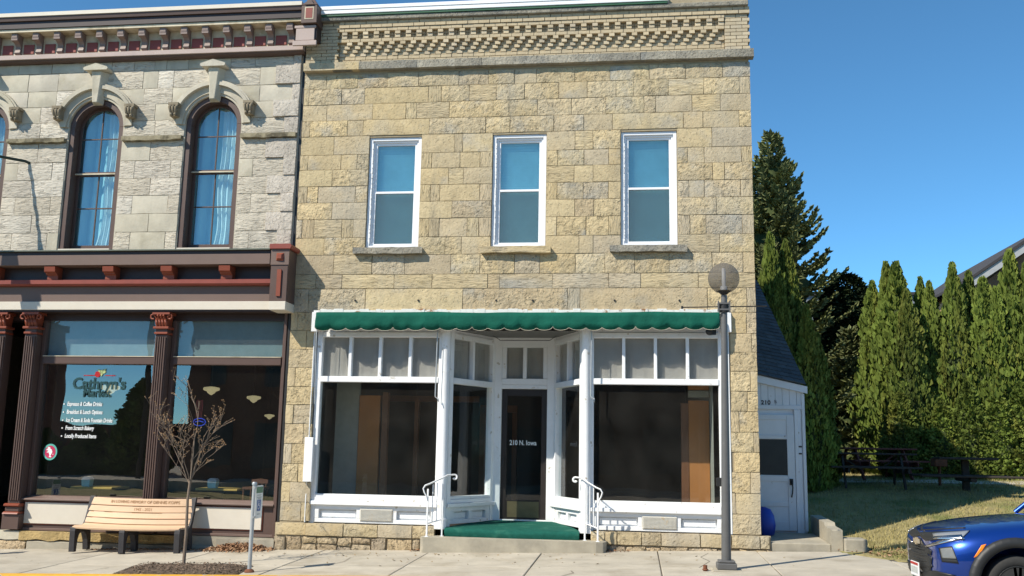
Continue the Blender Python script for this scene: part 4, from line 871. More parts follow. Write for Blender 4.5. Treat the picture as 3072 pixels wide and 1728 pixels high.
# end block of the cornice
x0,x1=BX(904,40,-0.422),BX(951,40,-0.422); z0,z1=BZ(930,68,-0.422),BZ(930,15,-0.422)
q=MB(); q.box(x0,x1,-0.422,.1,z0,z1); q.add([(x0-.01,-0.433,z1+.002),(x1+.01,-0.433,z1+.002),(x1+.01,.0,z1+.002),(x0-.01,.0,z1+.002),((x0+x1)/2,-0.264,z1+.24)],[(0,1,4),(1,2,4),(2,3,4),(3,0,4),(3,2,1,0)]); q.prism([(x0+.06,z1+.004),(x1-.06,z1+.004),((x0+x1)/2,z1+.15)],-0.444,-0.277,'xz'); q.build('end_block',m_['brown'],cor,bevel=.006)
xm=(x0+x1)/2; q=MB(); q.box(xm-.085,xm+.085,-0.426,-0.423,z0+.075,z1-.035); q.build('end_panel_border',m_['tanp'],cor)
q=MB(); q.box(xm-.065,xm+.065,-0.430,-0.427,z0+.095,z1-.055); q.build('end_panel',m_['red'],cor)
q=MB(); q.box(cxr-.06,x1-.02,-0.333,.05,zbk0+.0,z0-.003); q.build('end_return',m_['dkbrown'],cor)
q=MB(); q.box(cxr-.12,x1-.03,-0.366,-0.335,zz(104,-0.333),z0-.02); q.box(cxr-.09,x1-.05,-0.363,-0.335,zz(140,-0.333),zz(104.5,-0.333)); q.box(cxr-.14,x1+.0,-0.377,-0.335,zz(155,-0.333),zz(141,-0.333)); q.build('end_bracket',m_['pinkp'],cor,bevel=.006)
# ---- shop cornice
sc=part('shop_cornice',lb); sxr=BX(815,800,-.30)
def y_(py,y): return BZ(450,py,y)
q=MB(); q.prism([(-.44,y_(751,-.44)),(-.44,y_(747.5,-.44)),(.0,STZ-.02),(.0,y_(751,-.44))],LXL,sxr,'yz'); q.build('flashing',m_['flash'],sc)
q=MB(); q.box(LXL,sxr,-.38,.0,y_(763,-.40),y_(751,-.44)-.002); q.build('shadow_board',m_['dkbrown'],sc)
q=MB(); q.box(LXL,sxr,-.40,.0,y_(794,-.40),y_(763,-.40)-.002); q.build('upper_fascia',m_['taupe'],sc,bevel=.004)
q=MB(); q.box(LXL,sxr,-.13,.0,y_(842,-.14),y_(794,-.40)-.003); q.build('recess_board',m_['dkbrown'],sc)
p0=None
zt,zb_=y_(795,-.40),y_(842,-.14)
for i in range(10):
    px=674-174.5*i; x=BX(px,815,-.35)
    if x<LXL+.2: break
    if p0 is None:
        h=zt-zb_; q=MB(); q.prism([(-.132,0),(-.26,.0),(-.26,h*.34),(-.31,h*.40),(-.31,h*.48),(-.37,h*.55),(-.385,h-.004),(-.132,h-.004)],-.105,.105,'yz'); p0=q.build('bracket',m_['rust'],sc,local=True,bevel=.006); o=p0
    else: o=bpy.data.objects.new('bracket',p0.data); col.objects.link(o); o.parent=sc; WL[o]=WL[sc]; b=o.modifiers.new('bevel','BEVEL'); b.width=.006; b.limit_method='ANGLE'
    L=WL[sc]; o.location=(x-L.x,-L.y,zb_-L.z)
q=MB(); q.prism([(-.27,zb_-.002),(-.27,y_(851,-.25)),(-.22,y_(857,-.2)),(.0,y_(857,-.2)),(.0,zb_-.002)],LXL,sxr,'yz'); q.build('red_mould',m_['red'],sc)
q=MB(); q.box(LXL,sxr,-.145,.0,y_(904,-.15),y_(857,-.2)-.003); q.build('frieze',m_['taupe'],sc)
q=MB(); q.box(LXL,sxr,-.175,.0,y_(929,-.17),y_(904,-.17)-.002); q.build('cream_band',m_['cream'],sc,bevel=.004)
q=MB(); q.box(LXL,sxr,-.15,.45,y_(934,-.15),y_(929,-.17)-.003); q.build('soffit_strip',m_['dkbrown'],sc)
x0,x1=BX(814,800,-.40),BX(865,800,-.40); z0,z1,z2=BZ(840,904,-.4),BZ(840,748,-.4),BZ(840,930,-.4)
q=MB(); q.box(x0,x1,-.42,.02,z0,z1); q.build('end_pier',m_['brown'],sc,bevel=.005)
q=MB(); q.box(x0-.005,x1+.015,-.435,-.422,BZ(840,795,-.4),z1-.003); q.build('end_pier_band',m_['taupe'],sc)
q=MB(); q.prism([(x0-.02,z1+.002),(x1+.04,z1+.002),(x1+.06,z1+.05),(x1+.04,z1+.09),(x0-.02,z1+.09),(x0-.03,z1+.05)],-.47,.02,'xz'); q.build('end_pier_cap',m_['red'],sc,bevel=.006)
q=MB(); q.box(x0+.01,x1+.0,-.44,.02,z2,z0-.003); q.build('end_pier_foot',m_['cream'],sc,bevel=.004)
xm=(x0+x1)/2+.01; zc_=BZ(840,770,-.45); h=.07
q=MB(); q.add([(xm-h,-.436,zc_-h),(xm+h,-.436,zc_-h),(xm+h,-.436,zc_+h),(xm-h,-.436,zc_+h),(xm-h*.5,-.48,zc_-h*.5),(xm+h*.5,-.48,zc_-h*.5),(xm+h*.5,-.48,zc_+h*.5),(xm-h*.5,-.48,zc_+h*.5)],[(4,5,6,7),(0,1,5,4),(1,2,6,5),(2,3,7,6),(3,0,4,7)]); q.build('red_boss',m_['rust'],sc)
q=MB(); q.box(xm-.038,xm+.038,-.445,-.423,BZ(840,888,-.44),BZ(840,808,-.44)); q.build('red_bar',m_['rust'],sc)
# ---- cafe front
TZ=y_(934,-.15)-.002
zt1=BZ(300,962,.15); zt0=BZ(300,1070,.15); zp1=BZ(300,1093,.15); zp0=BZ(300,1489,.15); zs0=BZ(300,1506,.0); zpan1=BZ(240,1510,.05); zpan0=BZ(240,1574,.05); zba=BZ(240,1592,.05)
GY=.17
colx=[-8.52,-11.07,-11.07-.62]
def pilaster(x):
    p=part('pilaster',lb); w=.115
    q=MB(); q.box(x-w,x+w,-.055,.16,.548,3.60)
    for i in range(5): xx=x-w+.03+i*(2*w-.06)/4; q.box(xx-.013,xx+.013,-.085,-.0555,.60,3.56)
    q.build('fluted_shaft',m_['brown'],p,bevel=.004)
    q=MB(); q.box(x-w-.02,x+w+.02,-.09,.16,.405,.49).box(x-w-.05,x+w+.05,-.11,.16,zba+.0,.36)
    q.build('base',m_['brown'],p,bevel=.008)
    q=MB(); q.prism([(-.10,.493),(-.13,.505),(-.13,.525),(-.09,.546),(.1,.546),(.1,.493)],x-w-.03,x+w+.03,'yz'); q.build('base_ring',m_['rust'],p); q=MB(); q.prism([(-.145,.363),(-.13,.385),(-.103,.403),(.1,.403),(.1,.363)],x-w-.03,x+w+.03,'yz'); q.build('base_ring',m_['rust'],p)
    q=MB(); q.box(x-w-.015,x+w+.015,-.09,.15,3.605,3.645).box(x-w-.035,x+w+.035,-.11,.15,3.70,3.745); q.build('neck_ring',m_['rust'],p,bevel=.008)
    q=MB(); q.box(x-w+.005,x+w-.005,-.07,.15,3.647,3.698); q.build('neck',m_['brown'],p)
    q=MB(); z0=3.747; z1=TZ-.005; H=z1-z0
    q.hexa([(x-w+.02,-.06,z0),(x+w-.02,-.06,z0),(x+w-.02,.12,z0),(x-w+.02,.12,z0),(x-w-.0,-.09,z1-.05),(x+w+.0,-.09,z1-.05),(x+w,.12,z1-.05),(x-w,.12,z1-.05)]); q.box(x-w-.05,x+w+.05,-.14,.12,z1-.045,z1)
    for k in range(4):
        xx=x-w+.03+k*(2*w-.06)/3; q.tube([(xx,-.062,z0+.01),(xx,-.085,z0+H*.25),(xx,-.12,z0+H*.48),(xx,-.135,z0+H*.42)],[.03,.034,.026,.014],6)
    for k in range(3):
        xx=x-w+.06+k*(2*w-.12)/2; q.tube([(xx,-.07,z0+H*.40),(xx,-.10,z0+H*.62),(xx,-.14,z0+H*.78),(xx,-.15,z0+H*.70)],[.026,.03,.024,.012],6)
    for s in (-1,1):
        pts=[(x+s*(w-.02),-.08,z0+H*.5)]+[(x+s*(w+.05+.04*math.cos(t)),-.11,z1-.085+.045*math.sin(t)) for t in [2.6,1.6,.6,-.4,-1.4,-2.2]]; q.tube(pts,.016,6)
    q.build('capital',m_['rust'],p)
for x in colx: pilaster(x)
fx1=BX(872,1100,.0); 
q=MB(); q.box(fx1-.165,LXR+.0,.0,.30,zba-.02,TZ-.0); q.build('corner_post',m_['brown'],lb,bevel=.005)
q=MB(); q.box(LXL,fx1-.17,GY-.02,.45,zt1,TZ-.001); q.build('head_board',m_['dkbrown'],lb)
def cafe_bay(a,b):
    w_=part('cafe_window',lb)
    q=MB(); q.box(a,a+.07,GY-.06,GY+.08,zs0,zt1-.001).box(b-.05,b,GY-.06,GY+.08,zs0,zt1-.001); q.box(a+.07,b-.05,GY-.09,GY+.06,zp1,zt0-.006); q.build('frame',m_['brown'],w_,bevel=.005)
    q=MB(); q.box(a+.07,b-.05,GY-.10,GY+.02,zt0-.005,zt0+.008); q.build('rail_edge',m_['tanp'],w_)
    pane(w_,lambda s,t,z:(s,t,z),a+.07,b-.05,zt0+.008,zt1,GY+.01,m_['cafetransom'],'transom_pane')
    pane(w_,lambda s,t,z:(s,t,z),a+.07,b-.05,zp0,zp1,GY+.01,m_['cafeglass'])
    q=MB(); q.prism([(-.02,zs0),(-.02,zs0+.03),(GY+.05,zp0+.0),(GY+.05,zs0)],a,b,'yz'); q.build('sill',m_['taupe'],w_,bevel=.006)
    q=MB(); q.box(a,b,.06,.2,zba,zs0-.002); q.build('bulkhead',m_['brown'],w_)
    q=MB(); q.box(a+.03,b-.20,.045,.0585,zpan0-.018,zpan1+.012); q.build('panel_border',m_['rust'],w_)
    q=MB(); q.box(a+.045,b-.215,.030,.0445,zpan0,zpan1); q.build('cream_panel',m_['cream'],w_,bevel=.004)
    q=MB(); q.box(a,b,.02,.058,zba-.015,zpan0-.075); q.build('base_board',m_['taupe'],w_,bevel=.004)
    q=MB(); q.quad((a,GY+.07,zt0-.02),(b,GY+.07,zt0-.02),(b,GY+.07,zt1+.05),(a,GY+.07,zt1+.05)); q.build('transom_backing',M('blue_grey_backing',(.17,.235,.25),.9,amt=.1),w_)
    return w_
b1a,b1b=colx[1]+.12,colx[0]-.12; b2a,b2b=colx[0]+.12,fx1-.168
cw1=cafe_bay(b1a,b1b); cw2=cafe_bay(b2a,b2b)
# entrance left of the outer pilaster, with another pilaster beyond
q=MB(); q.box(-11.6,-11.2,.75,.83,zba,TZ-.0); q.build('entrance_panel',m_['dkbrown'],lb)
q=MB(); q.box(-11.62,-11.18,.70,.745,2.55,2.66).box(-11.62,-11.18,.70,.745,1.95,2.03).box(-11.36,-11.30,.69,.745,zba,2.54); q.build('entrance_rails',m_['brown'],lb)
q=MB(); q.box(LXL,-11.8,.0,.1,zba,TZ); q.build('outer_front',m_['dkbrown'],lb)
q=MB(); q.box(-11.345,-11.315,.675,.688,1.55,1.68); q.build('door_notice',m_['paper'],lb)
# foundation
x=LXL; fz=zba-.02
q=MB(); q.box(LXL,LXR-.0,.03,.35,-.6,fz-.003); q.build('foundation_core',m_['oldconc'],lb)
yo=M('ochre_stone_ledge',(.40,.29,.13),.95,amt=.3,scale=5,bump=.8,bscale=25,bdist=.03)
for a,b,mt in ((LXL,-10.9,m_['palesm']),(-10.9,-9.55,yo),(-9.55,-7.9,yo)):
    n=12; top=[(a+(b-a)*i/n,fz-.002+R.uniform(-.008,.0)) for i in range(n+1)]; bot=[(a+(b-a)*i/n,fz-.15+R.uniform(-.02,.02)) for i in range(n+1)]
    q=MB(); q.prism(bot+top[::-1],-.07,.04,'xz'); q.build('ledge_stone',mt,lb,bevel=.015)
q=MB(); q.box(-10.75,-9.6,-.055,.028,-.6,fz-.17); q.box(-9.6,-7.0,-.035,.028,-.6,fz-.17); q.build('foundation_block',m_['oldconc'],lb,bevel=.01)
for i in range(5): a=LXL+i*.65; stone(lb,walk(-12,0)-.1,fz-.17,a,a+.63,m_['rubble'],name='rubble_stone',proud=.06,rough=.03,jit=.012)
q=MB(); q.prism([(-7.2,walk(-7,0)-.1),(LXR+.02,walk(-6,0)-.1),(LXR+.02,fz-.03),(-7.2,fz-.03)],-.09,.02,'xz'); q.build('foundation_block',m_['oldconc'],lb,bevel=.012)
# cafe interior
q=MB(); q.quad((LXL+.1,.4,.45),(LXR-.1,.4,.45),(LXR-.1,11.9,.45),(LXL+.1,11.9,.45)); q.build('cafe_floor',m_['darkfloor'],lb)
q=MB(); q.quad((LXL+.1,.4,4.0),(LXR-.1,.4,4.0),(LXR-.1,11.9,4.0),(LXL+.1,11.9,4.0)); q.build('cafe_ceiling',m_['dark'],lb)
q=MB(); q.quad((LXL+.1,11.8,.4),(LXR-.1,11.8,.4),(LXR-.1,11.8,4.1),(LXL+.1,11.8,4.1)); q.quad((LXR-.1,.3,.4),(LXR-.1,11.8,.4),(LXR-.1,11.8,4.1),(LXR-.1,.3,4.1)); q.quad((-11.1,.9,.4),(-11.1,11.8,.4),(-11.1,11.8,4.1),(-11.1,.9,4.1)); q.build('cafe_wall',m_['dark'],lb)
# pendant lamps inside
def pend(px,py,w,i,lab):
    dpt=2890*.34/w; y=min(max(dpt*.985-16.5,1.2),11); x,z=B(px,py,y); s=w/2890*(y+16.5)/2/.985*.98
    t=thing('pendant_lamp',lab,'lamp',(x,y,z),group='cream glass pendant lamps inside the cafe')
    q=MB(); q.lathe([(.3*s,.62*s),(.95*s,.5*s),(1*s,.30*s),(.93*s,.16*s),(.55*s,.02*s),(.42*s,-.18*s),(.12*s,-.38*s),(.02*s,-.42*s)][::-1],(x,y,z),18); q.build('glass_shade',m_['pendant'],t)
    q=MB(); q.tube([(x,y,z+.6*s),(x,y,3.98)],.012,6); q.lathe([(.32*s,.6*s),(.2*s,.75*s)],(x,y,z),10); q.build('stem',m_['iron'],t)
for i,(px,py,w,lab) in enumerate([(634,1175,51,'largest cream glass pendant lamp, upper left inside the right cafe window'),(761,1200,44,'cream glass pendant lamp upper right inside the right cafe window'),(725,1238,33,'small cream pendant lamp below the upper right one in the right cafe window'),(808,1252,31,'cream pendant lamp partly hidden by the brown corner post of the cafe'),(612,1219,36,'cream pendant lamp behind the top twigs of the bare young tree'),(330,1172,60,'cream pendant lamp behind the dark shop name on the left cafe window')]): pend(px,py,w,i,lab)
def cafe_table(pxa,pxb,py,lab):
    y=.75; x0,z=B(pxa,py,y); x1,_=B(pxb,py,y); xm=(x0+x1)/2
    t=thing('cafe_table',lab,'table',(xm,y+.3,.45),group='small cafe tables behind the windows')
    q=MB(); q.box(x0,x1,y,y+.65,z-.04,z); q.build('tabletop',m_['tabletop'],t,bevel=.006)
    q=MB(); q.lathe([(.22,.45),(.22,.47),(.035,.49),(.035,z-.041)],(xm,y+.32,0),14); q.build('pedestal',m_['iron'],t)
    return z,xm,y
z,xm,y=cafe_table(211,336,1459,'small yellow topped cafe table inside the left cafe window'); 
def dispenser(px,zt,y,lab):
    x=BX(px,1440,y); t=thing('napkin_box',lab,'napkin box',(x,y,zt),group='mint boxes on the cafe tables')
    q=MB(); q.hexa([(x-.075,y-.06,zt+.001),(x+.075,y-.06,zt+.001),(x+.075,y+.06,zt+.001),(x-.075,y+.06,zt+.001),(x-.085,y-.07,zt+.12),(x+.085,y-.07,zt+.12),(x+.085,y+.07,zt+.12),(x-.085,y+.07,zt+.12)]); q.build('box_body',m_['mint'],t)
    q=MB(); q.prism([(x-.09,zt+.122),(x+.09,zt+.122),(x+.085,zt+.15),(x+.05,zt+.175),(x-.03,zt+.18),(x-.08,zt+.15)],y-.07,y+.07,'xz'); q.build('napkins',m_['paper'],t)
dispenser(263,z,y+.2,'mint green napkin box on the table in the left cafe window')
z,xm,y=cafe_table(586,712,1464,'small yellow topped cafe table inside the right cafe window, behind the young tree'); dispenser(640,z,y+.2,'mint green napkin box on the table in the right cafe window')
ch=thing('cafe_chair','wooden cafe chair with slatted back behind the parking sign in the right window','chair',(-6.75,1.0,.45))
q=MB(); x0,zt=B(767,1450,1.); x1=BX(794,1450,1.); q.prism([(x0-.08,zt),(x1+.06,zt),(x1+.06,zt+.07),((x0+x1)/2,zt+.09),(x0-.08,zt+.07)],1.0,1.03,'xz'); q.build('top_rail',m_['wood'],ch)
for k in range(4):
    q=MB(); xx=x0-.05+(x1-x0+.08)*k/3; q.tube([(xx,1.015,zt),(xx*.5+(x0+x1)*.25,1.02,zt-.22),(xx*.7+(x0+x1)*.15,1.0,.86)],.012,6); q.build('spindle',m_['wood'],ch)
q=MB(); q.box(x0-.1,x1+.08,.62,1.04,.86,.90); q.build('seat',m_['wood'],ch)
for a,b in ((x0-.08,.65),(x1+.05,.65),(x0-.08,1.0),(x1+.05,1.0)): q=MB(); q.tube([(a,b,.45),(a,b,.86)],.018,6); q.build('leg',m_['wood'],ch)
# window lettering and sticker
Tw=lambda px,py:(lambda x,y,z,o=B(px,py,GY-.01):(o[0]+x,GY-.006-z,o[1]+y))
text('lettering',"Cathryn's",.29,m_['letterdark'],cw1,Tw(216,1166),xs=.93,bold=.008)
text('lettering',"Market",.215,m_['letterdark'],cw1,Tw(247,1190),xs=.88,bold=.006)
for i,(tx,px,py) in enumerate([('Espresso & Coffee Drinks',201,1217),('Breakfast & Lunch Options',199,1241),('Ice Cream & Soda Fountain Drinks',197,1265.5),('From Scratch Bakery',195,1289),('Locally Produced Items',193,1313)]):
    text('lettering',tx,.105,m_['letterwhite'],cw1,Tw(px,py),xs=[.62,.61,.61,.62,.62][i],bold=.0018,shear=.12)
    x,z=B(px-9,py-5,GY-.01); q=MB(); q.lathe([(.013,0),(.013,.002)],(0,0,0),10,lambda a,b,c,x=x,z=z:(x+a,GY-.005-c,z+b)); q.build('bullet_dot',m_['letterwhite'],cw1)
def disc(mb,x,z,r,y,n=28,ky=1.): mb.lathe([(r,0),(r,.002)],(0,0,0),n,lambda a,b,c:(x+a,y-c,z+b*ky),sm=False)
x,z=B(150,1356,GY-.01); st_=part('round_sticker',cw1)
q=MB(); disc(q,x,z,.135,GY-.002,ky=1.1); q.build('sticker_ring',m_['teal'],st_); q=MB(); disc(q,x,z,.105,GY-.0045,ky=1.1); q.build('sticker_disc',m_['pinkred'],st_)
q=MB(); fig=[(-.02,-.09),(.03,-.095),(.035,-.085),(.012,-.07),(.03,-.03),(.045,.0),(.03,.045),(.0,.06),(-.005,.085),(-.04,.095),(-.055,.075),(-.05,.055),(-.075,.05),(-.07,.03),(-.04,.035),(-.045,.01),(-.065,.0),(-.06,-.015),(-.03,-.005),(-.012,-.04),(-.005,-.07)]
q.prism([(x+a,z+b) for a,b in fig],GY-.0088,GY-.007,'xz'); disc(q,x+.06,z-.04,.008,GY-.0072); q.build('sticker_figure',m_['letterwhite'],st_)
x,z=B(300,1122,GY-.01); q=MB(); disc(q,x-.05,z-.005,.055,GY-.003); q.build('painted_apple',m_['redp'],cw1)
q=MB(); 
for dx,dz,a in ((.04,.05,.9),(.09,.03,.3),(.05,.0,1.4),(.0,.06,2.4),(.10,.07,.7)):
    u=Vector((math.cos(a),math.sin(a)))*.05; v=Vector((-u.y,u.x))*.45; c=Vector((x+dx-.02,z+dz)); q.prism([tuple(c-u),tuple(c+v),tuple(c+u),tuple(c-v)],GY-.007,GY-.005,'xz')
q.build('painted_leaves',M('pale_green_vinyl',(.42,.50,.22),.5),cw1)
q=MB(); q.box(x-.32,x-.10,GY-.004,GY-.002,z-.035,z-.02).box(x+.10,x+.30,GY-.004,GY-.002,z-.035,z-.02); q.build('painted_bar',m_['redp'],cw1)
# neon sign seen through the twigs
x,z=B(598,1226,.5); q=MB()
for i in range(5): q.tube([(x-.05+.025*i,.5,z-.16),(x-.06+.03*i,.5,z+.05),(x-.05+.025*i,.5,z+.16)],.008,5)
q.build('neon_cone',m_['neonred'],cw2)
q=MB(); x,z=B(598,1266,.5); q.tube([(x+.12*math.cos(t/10*6.283),.5,z+.07*math.sin(t/10*6.283)) for t in range(11)],.009,5); q.tube([(x-.08,.5,z),(x,.5,z+.02),(x+.08,.5,z)],.009,5); q.build('neon_letter_ring',m_['neonblue'],cw2)
# iron bracket over the pavement with its hanging board (its shadow crosses the front)
hb=thing('hanging_sign','dark green iron bracket arm carrying a hanging board on the cafe front','sign',(-11.0,0,6.4)); x,z=B(90,487,.0)
q=MB(); q.tube([(x,.0,z-.02),(x-.05,-.08,z),(x-.78*1.0,-1.05,z-.04),(x-1.55,-2.1,z-.05)],.028,8); q.build('arm',M('dark_green_iron',(.015,.03,.022),.4),hb)
q=MB(); u=Vector((-.593,-.805)); a=Vector((x,0))+u*1.25; b=Vector((x,0))+u*2.5; q.hexa([(a.x-.02,a.y,z-1.35),(b.x-.02,b.y,z-1.35),(b.x+.02,b.y,z-1.35),(a.x+.02,a.y,z-1.35),(a.x-.02,a.y,z-.15),(b.x-.02,b.y,z-.15),(b.x+.02,b.y,z-.15),(a.x+.02,a.y,z-.15)]); q.build('board',m_['dkbrown'],hb,bevel=.01)
for p in (a+u*.15,b-u*.15): q=MB(); q.tube([(p.x,p.y,z-.05),(p.x,p.y,z-.16)],.012,5); q.build('hanger',m_['iron'],hb)
# =================================================================== STREET THINGS
# bench with engraved back
bn=thing('memorial_bench','light wood slatted bench with charcoal ends and engraved back in front of the cafe','bench',(-8.57,-.37,walk(-8.7,-.3)),rz=.035)
def bx(u): return u
LBn=.94
def bow(u): return -.10*(1-(u/LBn)**2)
def plank(name,prof,extra=.0):
    "slat: profile in (y,z), bowed along the length"
    n=10; mb=MB(); vs=[]
    for i in range(n+1):
        u=-LBn+2*LBn*i/n; b=bow(u); sg=-.012*(1-(u/LBn)**2)
        vs+=[(u,y+b,z+sg) for y,z in prof]
    k=len(prof)
    fs=[(i*k+j,i*k+(j+1)%k,(i+1)*k+(j+1)%k,(i+1)*k+j) for i in range(n) for j in range(k)]; mb.add(vs,fs); mb.add(vs[:k]+vs[-k:],[tuple(range(k)),tuple(range(2*k-1,k-1,-1))])
    return mb.build(name,m_['benchw'],bn,local=True,bevel=.006,bseg=2)
def slat(y,z,w,ang,t=.035):
    c,s=math.cos(ang),math.sin(ang); return [(y-c*w/2-s*t/2*-1,z-s*w/2-c*t/2),(y+c*w/2+s*t/2,z+s*w/2-c*t/2),(y+c*w/2-s*t/2,z+s*w/2+c*t/2),(y-c*w/2-s*t/2,z-s*w/2+c*t/2)]
plank('seat_slat',slat(-.285,.432,.09,.25)); plank('seat_slat',slat(-.18,.437,.10,-.05)); plank('seat_slat',slat(-.07,.432,.10,-.04)); plank('seat_slat',slat(.035,.447,.10,.35))
plank('back_slat',slat(.105,.525,.098,1.05)); plank('back_slat',slat(.155,.628,.10,1.18)); plank('back_slat',slat(.192,.738,.105,1.24)); plank('back_slat',slat(.232,.865,.135,1.26))
for u in (-LBn+.02,0,LBn-.02):
    b=bow(u); q=MB()
    prof=[(-.33,0),(-.25,0),(-.235,.20),(-.20,.29),(-.14,.335),(-.05,.33),(.03,.29),(.09,.18),(.12,.0),(.21,.0),(.20,.20),(.17,.38),(.155,.44),(.20,.56),(.25,.74),(.30,.94),(.275,.955),(.235,.95),(.165,.70),(.11,.545),(.06,.46),(.0,.425),(-.10,.412),(-.2,.412),(-.27,.42),(-.31,.44),(-.335,.42),(-.345,.36)]
    if u==0: prof=prof[:12]+[(.155,.43),(.165,.46),(.22,.62),(.27,.80),(.275,.86),(.245,.80),(.185,.62),(.12,.49),(.06,.44)]+prof[21:]; prof=[(y,min(z,.405) if y<.05 else z) for y,z in prof]
    q.prism([(y+b,z) for y,z in prof],u-.045,u+.045,'yz'); q.build('bench_end' if u else 'middle_support',m_['black'],bn,local=True,bevel=.012,bseg=2)
def Tb(x0,z0,y0,ang):
    c,s=math.cos(ang),math.sin(ang)
    def T(x,y,z): 
        u=x0+x; return (u,y0+bow(u)+c*y-s*z, z0+s*y+c*z*0)
    return T
_w=WL[bn]; WL[bn]=Vector((0,0,0))
text('engraving','IN LOVING MEMORY OF DENNIS KOPPS',.075,m_['engrave'],bn,Tb(.09,.842,.204,1.26),xs=.92,align='CENTER',bold=.0)
text('engraving','1945 - 2021',.075,m_['engrave'],bn,Tb(.09,.712,.166,1.24),xs=.92,align='CENTER',bold=.0)
WL[bn]=_w
bn.scale=(1,1,.955)
# young bare tree
TX,TY=-6.73,-2.27; TZ0=walk(TX,TY)-.02
yt=thing('young_tree','slender bare young tree with small buds in the mulched square by the kerb','tree',(TX,TY,TZ0))
tr=MB(); brn=MB(); buds=MB(); fz_=BZ(557,1437,TY)
tr.tube([(TX,TY,TZ0),(TX+.005,TY,TZ0+.5),(TX-.012,TY,TZ0+1.0),(TX+.01,TY,fz_)],[.028,.024,.021,.022],8)
def octa(mb,p,r): mb.add([(p.x+r,p.y,p.z),(p.x-r,p.y,p.z),(p.x,p.y+r,p.z),(p.x,p.y-r,p.z),(p.x,p.y,p.z+r*1.4),(p.x,p.y,p.z-r)],[(0,2,4),(2,1,4),(1,3,4),(3,0,4),(2,0,5),(1,2,5),(3,1,5),(0,3,5)])
RT=random.Random(54)
def branch(p,d,L,r,dep):
    n=5; pts=[p.copy()]; q=p.copy(); dd=d.copy()
    for i in range(n):
        dd=(dd+Vector((RT.uniform(-.16,.16),RT.uniform(-.16,.16),RT.uniform(-.07,.05)))).normalized(); q=q+dd*(L/n); pts.append(q.copy())
        if dep<3 and i>=1 or dep==0 and i>=2:
            if RT.random()<(.80 if dep<2 else .46):
                s=Vector((RT.uniform(-1,1),RT.uniform(-1,1),RT.uniform(-.1,.7))); s=(dd*.75+s*.75).normalized(); branch(q,s,L*RT.uniform(.38,.62),r*.55,dep+1)
        if dep>=2 or i>=3:
            if RT.random()<.30: b=q+Vector((RT.uniform(-.02,.02),RT.uniform(-.02,.02),RT.uniform(0,.02))); octa(buds,b,RT.uniform(.005,.008))
    brn.tube(pts,[max(.0028,r*(1-.13*i)) for i in range(n+1)],5 if dep<2 else 4)
    octa(buds,pts[-1]+dd*.01,RT.uniform(.005,.009))
top=Vector((TX+.01,TY,fz_))
for dx,dy,dz,L,r in ((-.36,.1,.8,.85,.014),(.02,-.05,1,1.25,.017),(.20,.12,.9,.85,.013),(-.16,-.3,.9,.95,.011),(.30,-.2,.75,.5,.010),(-.46,-.12,.6,.66,.009),(.12,.35,.9,.9,.010),(-.06,.1,1,1.05,.010)): branch(top-Vector((0,0,RT.uniform(0,.10))),Vector((dx*1.15,dy,dz)).normalized(),L*.87,r*.72,0)
tr.build('trunk',m_['bark'],yt); o=brn.build('branches',m_['bark'],yt); o['kind']='stuff'; o=buds.build('buds',m_['bud'],yt); o['kind']='stuff'
q=MB(); lf=Vector((TX-.42,TY,fz_+.92)); 
for _ in range(6): flake(q,lf.x+R.uniform(-.05,.05),lf.y,lf.z+R.uniform(-.06,.06),.03,1)
o=q.build('withered_leaves',m_['leaf'],yt); o['kind']='stuff'
# parking sign
sx,sy=-5.484,-2.80; sz=walk(sx,sy)
sg=thing('parking_sign','small disabled parking sign turned sideways on a short galvanised post at the kerb','sign',(sx,sy,sz))
q=MB(); q.tube([(sx,sy,sz-.05),(sx,sy,1.075)],.029,12); q.build('post',m_['galv'],sg)
q=MB(); q.lathe([(.037,1.076),(.037,1.10),(.030,1.115)],(sx,sy,0),12); q.build('post_cap',m_['galv'],sg)
q=MB(); q.lathe([(.075,sz),(.06,sz+.03),(.034,sz+.045)],(sx,sy,0),12); q.build('rusty_collar',m_['rusty'],sg)
th=rad(91); dv=Vector((math.cos(th),math.sin(th),0)); nv=Vector((math.sin(th),-math.cos(th),0)); P0=Vector((sx,sy,0))+nv*.034-dv*.02
def TS(a,b,c): p=P0+dv*a+nv*c; return (p.x,p.y,b)
sw_,zb0,zt0_=.285,.595,1.065
q=MB(); r=.03; poly=[(r,zb0),(sw_-r,zb0),(sw_-.008,zb0+.008),(sw_,zb0+r),(sw_,zt0_-r),(sw_-.008,zt0_-.008),(sw_-r,zt0_),(r,zt0_),(.008,zt0_-.008),(0,zt0_-r),(0,zb0+r),(.008,zb0+.008)]
q.prism(poly,-.002,.002,'xz',T=lambda x,y,z:TS(x,z,y)); q.build('sign_plate',m_['signwhite'],sg)
q=MB(); q.box(.012,sw_-.012,.0025,.0035,.955,zt0_-.02,T=lambda x,y,z:TS(x,z,y)); q.build('green_band',m_['signgreen'],sg)
q=MB(); q.box(.07,sw_-.07,.0025,.0035,.70,.86,T=lambda x,y,z:TS(x,z,y)); q.build('blue_panel',m_['signblue'],sg)
q=MB(); cx=sw_/2
q.lathe([(.012,0),(.012,.001)],(0,0,0),12,lambda a,b,c:TS(cx-.012+a,.838+b,.0038+c)); q.box(cx-.022,cx-.008,.0038,.0048,.775,.822,T=lambda x,y,z:TS(x,z,y)); q.box(cx-.008,cx+.022,.0038,.0048,.775,.787,T=lambda x,y,z:TS(x,z,y)); q.box(cx+.014,cx+.026,.0038,.0048,.738,.775,T=lambda x,y,z:TS(x,z,y)); q.box(cx-.008,cx+.018,.0038,.0048,.798,.806,T=lambda x,y,z:TS(x,z,y))
